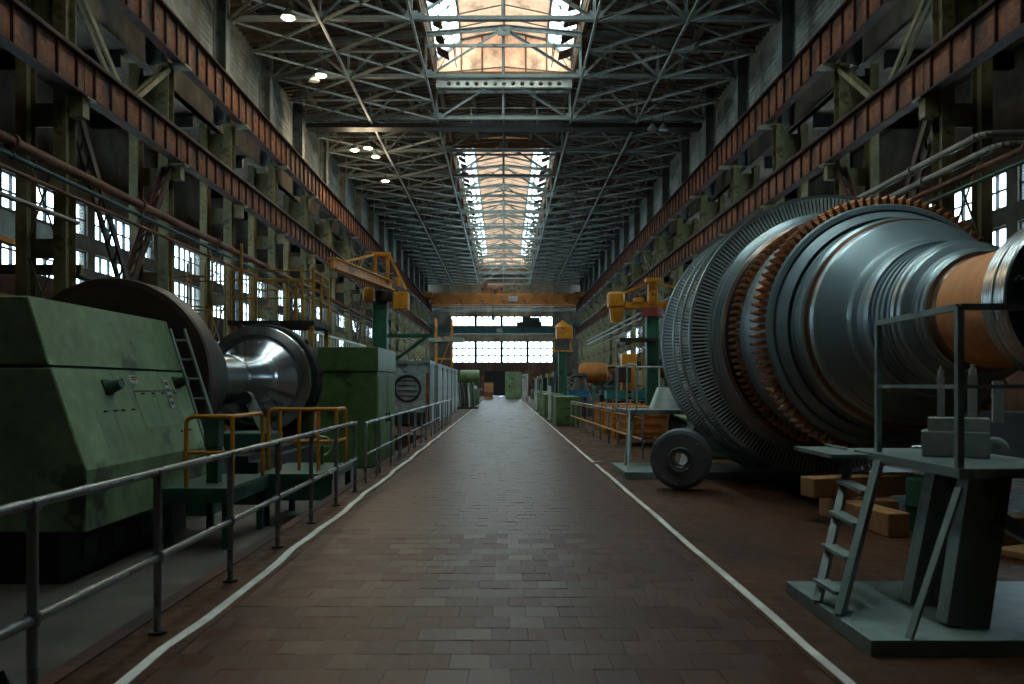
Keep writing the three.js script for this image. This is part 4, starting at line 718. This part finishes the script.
// ---- front bearing stand
{
  const t = thing('rotor_stand', 'grey steel bearing stand with ladder and rail in front of the rotor', 'stand', [4.6, 0, -5.5]);
  const lx = x => x - 4.6, lz = d => 5.5 - d;
  mesh('base_plate', rb(4.9, 0.1, 1.45, 0.006, lx(4.65), 0.05, lz(5.52)), M.greyPaint, t);
  mesh('deck', [bb(lx(2.8), lx(7.1), 1.07, 1.11, lz(4.9), lz(6.6))], M.greyPaint, t);
  mesh('edge_angle', [bb(lx(2.77), lx(2.8), 1.06, 1.12, lz(4.9), lz(6.9)), bb(lx(2.77), lx(7.1), 1.06, 1.12, lz(4.87), lz(4.9)), bb(lx(2.5), lx(2.8), 1.07, 1.1, lz(6.1), lz(6.9))], M.greyPaint, t);
  const leg = (x0, d0, x1, d1) => { const p = V(lx(x0), 0.1, lz(d0)), q = V(lx(x1), 1.07, lz(d1)); mesh('leg', [bar(p, q, 0.13, 0.27)], M.greyPaint, t); };
  leg(2.94, 5.6, 3.1, 5.55); leg(2.92, 5.1, 3.08, 5.12); leg(6.4, 5.6, 6.3, 5.55); leg(6.4, 5.06, 6.3, 5.1);
  mesh('diagonal_brace', [bar(V(lx(3.1), 0.9, lz(5.7)), V(lx(4.6), 0.12, lz(5.9)), 0.14, 0.1), bar(V(lx(3.6), 0.12, lz(5.3)), V(lx(4.9), 1.0, lz(5.3)), 0.12, 0.12)], M.greyPaint, t);
  mesh('stay_bar', bar(V(lx(2.8), 1.0, lz(4.92)), V(lx(2.44), 0.1, lz(4.82)), 0.05, 0.02), M.greyPaint, t);
  // ladder
  const sA = [V(lx(2.22), 0.1, lz(5.3)), V(lx(2.68), 1.08, lz(5.72))], sB = [V(lx(2.2), 0.1, lz(5.62)), V(lx(2.76), 1.1, lz(6.35))];
  for (const [p, q] of [sA, sB]) mesh('ladder_stringer', bar(p, q, 0.05, 0.07), M.greyPaint, t);
  for (let i = 1; i < 5; i++) { const f = i / 4.6 - 0.08; const a = sA[0].clone().lerp(sA[1], f), b = sB[0].clone().lerp(sB[1], f); a.x -= 0.02; b.x -= 0.02; mesh('ladder_tread', bar(a, b, 0.1, 0.025), M.greyPaint, t); }
  // rail
  const Y = 2.11, c0 = V(lx(2.9), 1.1, lz(6.2)), c1 = V(lx(2.8), 1.1, lz(4.92)), c2 = V(lx(7.0), 1.1, lz(4.92));
  for (const p of [c0, c1, c2, V(lx(5.0), 1.1, lz(4.92))]) mesh('rail_post', bar(p, V(p.x, Y, p.z), 0.04), M.greyPaint, t);
  for (const y of [Y, 1.62]) { const w = y > 2 ? 0.04 : 0.025; mesh(y > 2 ? 'hand_rail' : 'mid_rail', bar(V(c0.x, y, c0.z), V(c1.x, y, c1.z), w), M.greyPaint, t); mesh(y > 2 ? 'hand_rail' : 'mid_rail', bar(V(c1.x, y, c1.z), V(c2.x, y, c2.z), w), M.greyPaint, t); }
  const b = thing('roller_bearing', 'pale grey stepped bearing block with upright posts on the stand deck', 'bearing block', [3.27, 1.11, -5.8], undefined, -0.5);
  mesh('base_block', rb(0.43, 0.19, 0.16, 0.015, 0, 0.095, 0), M.paleGrey, b); mesh('step_block', rb(0.39, 0.1, 0.15, 0.01, 0.02, 0.235, 0), M.paleGrey, b);
  for (const [x, h, w] of [[-0.09, 0.3, 0.05], [0.11, 0.31, 0.058]]) { const p = mesh('post', [bx(w, h, 0.06, x, 0.28 + h / 2, 0)], M.paleGrey, b); mesh('screw', [cyl(w * 0.42, w * 0.42, 0.06, x, 0.28 + h + 0.02, 0), cyl(w * 0.22, w * 0.22, 0.04, x, 0.28 + h + 0.06, 0)], M.paleGrey, p); }
  mesh('side_plate', [bx(0.07, 0.3, 0.1, 0.27, 0.4, -0.1)], M.paleGrey, b); mesh('hook', place(new THREE.TorusGeometry(0.07, 0.025, 8, 16, Math.PI), 0.24, 0.06, 0.05), M.paleGrey, b); mesh('bolt', rod(V(-0.28, 0.06, 0), V(-0.2, 0.06, 0), 0.012), M.steel, b);
  const s = thing('journal_saddle', 'dark saddle block under the shaft journal beside the bearing block', 'saddle', [RX, 1.11, -5.75]);
  mesh('block', [bb(-1.4, 1.4, 0, 0.32, -0.45, 0.45), bb(-0.9, 0.9, 0.32, 0.84, -0.4, 0.4)], M.darkSteel, s); for (const e of [-1, 1]) mesh('cheek', bb(e * 0.62, e * 0.9, 0.84, 1.5, -0.35, 0.35), M.darkSteel, s);
}
// ---- rear bearing stand
{
  const t = thing('rotor_stand', 'grey bearing stand with pale rail behind the rotor blades', 'stand', [4.6, 0, -15.4]);
  const lx = x => x - 4.6, lz = d => 15.4 - d;
  mesh('base_plate', rb(5.0, 0.12, 1.7, 0.006, lx(4.6), 0.06, lz(14.7)), M.greyPaint, t);
  mesh('deck', [bb(lx(2.3), lx(7.1), 1.08, 1.16, lz(15.0), lz(16.6))], M.greyPaint, t);
  for (const [x0, d0, x1, d1] of [[2.3, 15.0, 2.42, 15.15], [3.1, 15.2, 3.2, 15.3], [3.2, 14.3, 3.6, 15.2], [6.4, 15.2, 6.3, 15.3]]) mesh('leg', bar(V(lx(x0), 0.12, lz(d0)), V(lx(x1), 1.1, lz(d1)), 0.14, 0.09), M.greyPaint, t);
  mesh('diagonal_brace', [bar(V(lx(3.2), 0.95, lz(15.2)), V(lx(4.6), 0.14, lz(14.6)), 0.25, 0.2), bar(V(lx(5.9), 0.95, lz(15.2)), V(lx(4.6), 0.14, lz(14.6)), 0.25, 0.2)], M.greyPaint, t);
  mesh('ladder_stringer', [bar(V(lx(2.2), 0.1, lz(14.2)), V(lx(2.35), 1.16, lz(15.0)), 0.03, 0.04)], M.greyPaint, t);
  mesh('hand_rail', pipe([V(lx(2.32), 1.16, lz(15.1)), V(lx(2.32), 2.02, lz(15.1)), V(lx(2.5), 2.02, lz(15.1)), V(lx(2.5), 1.16, lz(15.1))], 0.02, 0.06), M.white, t);
  mesh('hand_rail', [rod(V(lx(2.32), 2.0, lz(15.2)), V(lx(2.32), 2.0, lz(16.5)), 0.02), rod(V(lx(2.32), 2.0, lz(16.5)), V(lx(4), 2.0, lz(16.5)), 0.02), rod(V(lx(2.32), 1.16, lz(16.5)), V(lx(2.32), 2.0, lz(16.5)), 0.02), rod(V(lx(3.2), 1.16, lz(16.5)), V(lx(3.2), 2.0, lz(16.5)), 0.02)], M.white, t);
  const b = thing('bearing_pedestal', 'pale grey bearing pedestal behind the rotor blades', 'bearing block', [RX - 1.2, 1.16, -16.1]);
  mesh('block', [place(new THREE.CylinderGeometry(0.3, 0.5, 0.42, 4, 1), -0.55, 0.21, 0, 0, Math.PI / 4, 0)], M.greyCab, b); mesh('saddle', rb(2.2, 0.6, 0.6, 0.04, 1.0, 0.3, 0), M.greyPaint, b);
}
// ---- disc on the floor, timbers, drum
{
  const t = thing('steel_disc', 'dark steel disc with a bright bore standing on the floor below the blades', 'disc', [2.74, 0.48, -12.4], undefined, -0.28);
  mesh('front_disc', place(turned([[0.11, -0.02], [0.12, 0.1], [0.18, 0.12], [0.2, 0.07], [0.4, 0.07], [0.455, 0.05], [0.46, 0.03], [0.46, -0.06], [0.2, -0.06]], 72), 0, 0, 0.05), M.discSteel, t, true);
  mesh('rear_disc', place(turned([[0.1, -0.06], [0.44, -0.06], [0.47, -0.08], [0.47, -0.2], [0.1, -0.2], [0.1, -0.06]], 72), 0, 0, 0), M.discSteel, t, true);
  mesh('bore', place(turned([[0.1, -0.2], [0.11, 0.1], [0.125, 0.12]], 48), 0, 0, 0.05), M.steel, t, true);
  for (let i = 0; i < 8; i++) { const a = i * Math.PI / 4; mesh('bolt', cyl(0.018, 0.018, 0.03, Math.cos(a) * 0.36, Math.sin(a) * 0.36, 0.13, Math.PI / 2, 0, 0, 8), M.steel, t); }
  const W = [[4.15, 0.13, 9.3, 0.26, 0.26, 1.5, 0.1, 'square timber beam lying nearest under the rotor'], [4.6, 0.14, 10.2, 0.28, 0.28, 1.7, -0.15, 'second timber beam on the floor under the toothed discs'], [4.35, 0.41, 9.75, 1.5, 0.24, 0.28, 0.25, 'timber laid across the beams under the rotor'], [5.6, 0.15, 8.3, 1.6, 0.3, 0.3, 0.2, 'orange-brown timber sleeper behind the stand leg'], [5.2, 0.13, 7.6, 0.9, 0.08, 0.5, 0.4, 'thin plank offcut on the floor behind the stand']];
  W.forEach(([x, y, d, w, h, l, a, lab], i) => { const m = thing('timber_block', lab, 'timber', [x, y - (i === 4 ? 0.09 : 0), -d], 'timbers under the rotor', a); mesh('beam', rb(w, h, l, 0.02), M.wood, m); });
  const c = thing('green_drum', 'small dark green drum on the floor under the rotor', 'drum', [4.75, 0, -9.0]);
  mesh('shell', lathe([[0, 0], [0.2, 0], [0.21, 0.02], [0.21, 0.26], [0.22, 0.27], [0.22, 0.29], [0.21, 0.3], [0.21, 0.56], [0.2, 0.58], [0, 0.57]], 32), M.greenPost, c, true); mesh('bung', cyl(0.03, 0.03, 0.02, 0.1, 0.585, 0), M.black, c);
}
// ---- right-hand rail and what stands behind it
{
  const t = thing('guard_rail', 'silver and yellow guard rail between gangway and orange crates', 'guard rail', [3.05, 0, -17.6]);
  const q = V(-0.4, 0, -14);
  for (const y of [0.98, 0.42]) mesh(y > 0.5 ? 'top_rail' : 'mid_rail', [rod(V(0, y, 0), V(q.x, y, q.z), 0.03)], y > 0.5 ? M.rail : M.yellow, t);
  mesh('yellow_rail', [rod(V(0, 0.9, 0), V(q.x, 0.9, q.z), 0.02)], M.yellow, t);
  for (let i = 0; i <= 9; i++) mesh('post', rod(V(q.x * i / 9, 0, q.z * i / 9), V(q.x * i / 9, 0.98, q.z * i / 9), 0.025), M.rail, t);
  for (let i = 0; i < 3; i++) { const c = thing('orange_crate', `orange slatted steel crate, ${ORD[i]} from the camera behind the guard rail`, 'crate', [3.9 + i * 0.05, 0, -22 - i * 3.2], 'orange crates');
    mesh('panel', [bx(1.3, 0.7, 1.9, 0, 0.62, 0)], M.orangeBox, c); mesh('post', [-1, 1].flatMap(a => [-1, 1].map(b => bx(0.08, 1.05, 0.08, a * 0.64, 0.52, b * 0.94))), M.yellow, c); for (const y of [0.4, 0.62, 0.84]) mesh('slat', [bx(1.36, 0.07, 1.96, 0, y, 0)], M.orangeBox, c); }
  const D = [['green_machine_base', 'low green machine base with yellow valves behind the rail', [5.2, 0, -19]], ['green_machine_base', 'low green machine base beyond the orange crates', [5.0, 0, -33]]];
  D.forEach(([n, l, p], k) => { const m = thing(n, l, 'machine', p); mesh('bed', rb(1.8, 0.9, 3, 0.05, 0, 0.45, 0), M.greenCab, m); mesh('slide', [bx(1.4, 0.12, 2.8, 0, 0.95, 0)], M.darkSteel, m); for (let i = 0; i < 3; i++) { mesh('valve', [cyl(0.08, 0.08, 0.3, -0.8 + i * 0.3, 1.05, 0.9), place(new THREE.TorusGeometry(0.12, 0.025, 6, 16), -0.8 + i * 0.3, 1.2, 0.9, 1.2, 0, 0)], M.yellowDull, m); } mesh('pipe_frame', [rod(V(-0.95, 0, 1.4), V(-0.6, 1.2, 1.4), 0.04), rod(V(-0.6, 1.2, 1.4), V(0.7, 1.2, 1.4), 0.04)], k ? M.pipeGrey : M.yellowDull, m); });
  [[3.3, -35.5, 0.9, 'blue'], [4.35, -31.0, 0.8, 'cyan'], [5.4, -31.0, 0.8, 'cyan']].forEach(([x, z, w, c], i) => { const m = thing('parts_bin', ['blue open parts bin beyond the orange crates', 'teal parts bin standing on a trestle behind the crates', 'second teal parts bin on the trestle, further from the gangway'][i], 'bin', [x, 0, z]);
    mesh('stand', [[-0.35, -0.3], [0.35, -0.3], [-0.35, 0.3], [0.35, 0.3]].map(([a, b]) => bx(0.05, 1.1, 0.05, a * w, 0.55, b)), M.darkSteel, m); mesh('tray', [bx(w, 0.04, 0.7, 0, 1.12, 0), bx(w, 0.3, 0.03, 0, 1.26, 0.35), bx(w, 0.3, 0.03, 0, 1.26, -0.35), bx(0.03, 0.3, 0.7, w / 2, 1.26, 0), bx(0.03, 0.3, 0.7, -w / 2, 1.26, 0)], M[c], m); });
  // tan drum and dark conical hopper, yellow column machine
  const h = thing('hopper', 'dark conical hopper machine beside the far green post', 'hopper', [4.0, 0, -42]);
  mesh('cone', place(lathe([[0.8, 0], [0.75, 0.6], [0.55, 1.1], [0.32, 1.9], [0.36, 2.2], [0.3, 2.25], [0, 2.25]], 28), 0, 0, 0), M.brownSteel, h, true); mesh('collar', place(new THREE.TorusGeometry(0.36, 0.06, 8, 24), 0, 2.1, 0, Math.PI / 2), M.darkSteel, h);
  const dr = thing('tan_tank', 'tan horizontal tank on legs behind the hopper', 'tank', [4.9, 0, -44]);
  mesh('shell', place(lathe([[0, -0.8], [0.4, -0.76], [0.55, -0.62], [0.58, 0], [0.55, 0.62], [0.4, 0.76], [0, 0.8]], 28), 0, 2.3, 0, 0, 0, Math.PI / 2), M.orangeBox, dr, true); mesh('leg', [[-0.5, 0.3], [0.5, 0.3], [-0.5, -0.3], [0.5, -0.3]].map(([a, b]) => bx(0.1, 1.9, 0.1, a, 0.95, b)), M.darkSteel, dr);
  const ym = thing('boring_machine', 'yellow upright boring machine behind the rail near the second jib post', 'machine tool', [5.9, 0, -38]);
  mesh('column', rb(0.7, 3.1, 0.8, 0.04, 0, 1.55, 0), M.yellow, ym); mesh('bed', rb(2.6, 1.2, 1.6, 0.05, -0.2, 0.6, 0.3), M.darkSteel, ym); mesh('spindle_head', rb(0.6, 0.7, 0.7, 0.05, -0.3, 2.1, 0.6), M.brownSteel, ym); mesh('table', bx(2, 0.15, 1, -0.4, 1.3, 0.6), M.brownSteel, ym);
  // green bins and boards along the gangway
  [[2.55, -33, 'green'], [2.5, -41, 'greenCab'], [2.5, -53, 'green']].forEach(([x, z, mt], i) => { const m = thing('tool_chest', `${['dark green tool chest nearest beyond the guard rail', 'olive green tool chest between the white posts', 'pale green chest furthest along the turbine side'][i]}`, 'chest', [x, 0, z]); mesh('body', rb(0.95, 1.15, 2.1, 0.03, 0, 0.6, 0), M[i ? mt : 'greenCab'], m); for (let j = 0; j < 3; j++) { const dw = mesh('drawer', rb(0.82, 0.3, 0.03, 0.008, 0, 0.28 + j * 0.34, 1.05), M[i ? mt : 'greenCab'], m); mesh('handle', bx(0.3, 0.03, 0.04, 0, 0.36 + j * 0.34, 1.08), M.darkSteel, dw); } });
  [[2.05, -36, 1.6], [2.0, -43, 1.7], [2.0, -50, 2.0]].forEach(([x, z, hh], i) => { const m = thing('bollard', `${['white', 'pale green', 'white'][i]} gangway post, ${ORD[i]} from the camera on the turbine side`, 'post', [x, 0, z]); mesh('shaft', rb(0.14, hh, 0.14, 0.02, 0, hh / 2, 0), i === 1 ? M.green : M.white, m); mesh('base', bx(0.3, 0.04, 0.3, 0, 0.02, 0), M.darkSteel, m); });
  for (let i = 0; i < 5; i++) { const m = thing('dark_lathe', `dark lathe, ${ORD[i]} in the row along the far turbine-side gangway`, 'lathe', [4.5, 0, -(57 + i * 9)], 'dark lathes'); mesh('bed', rb(2.6, 1.1, 6.5, 0.06, 0, 0.55, 0), M.black, m); mesh('headstock', rb(2.0, 1.3, 2, 0.08, 0, 1.7, 1.8), i % 2 ? M.greenDark : M.black, m); mesh('spindle', cyl(0.5, 0.5, 0.4, 0, 1.8, 2.9, Math.PI / 2, 0, 0, 24), M.steel, m); mesh('tailstock', rb(1, 1, 1, 0.08, 0, 1.6, -2.4), M.darkSteel, m); mesh('cover', bx(2.2, 0.3, 2.2, 0, 2.4, 1.8), i % 2 ? M.yellowDull : M.greenDark, m); }
  const bd = thing('notice_board', 'white board standing at the gangway edge near the far wall', 'board', [2.05, 0, -78]); mesh('panel', rb(0.6, 2.4, 0.08, 0.02, 0, 1.5, 0), M.white, bd); mesh('leg', [bx(0.06, 0.4, 0.06, -0.25, 0.2, 0), bx(0.06, 0.4, 0.06, 0.25, 0.2, 0)], M.darkSteel, bd);
  // machinery heaps between the turbine-side columns
  for (let i = 0; i < 10; i++) {
    const m = thing('machine_rack', `${['brown', 'tan', 'grey', 'rusty', 'dark'][i % 5]} machine clutter heap, ${ORD[i]} in the row by the turbine-side columns`, 'machinery', [8.2 + (i % 3) * 0.8, 0, -(22 + i * 7)]);
    mesh('base', rb(2, 1.5, 2.8, 0.05, 0, 0.75, 0), M.greenDark, m); mesh('frame', [bx(0.15, 3.2, 0.15, -0.9, 1.6, 1), bx(0.15, 3.6, 0.15, 0.9, 1.8, 1), bx(2, 0.15, 0.15, 0, 3.0, 1)], i % 2 ? M.yellowDull : M.darkSteel, m);
    for (let q2 = 0; q2 < 8; q2++) mesh('part_box', rb(rr(0.3, 0.8), rr(0.2, 0.6), rr(0.3, 0.9), 0.03, rr(-0.8, 0.8), 1.6 + rr(0, 1.5), rr(-0.8, 0.9), rr(-0.3, 0.3), rr(0, 3), rr(-0.3, 0.3)), [M.wood, M.rust, M.pipeGrey, M.white, M.orangeBox, M.brownSteel][Math.floor(rr(0, 6))], m);
  }
}

renderer.render(scene, camera);
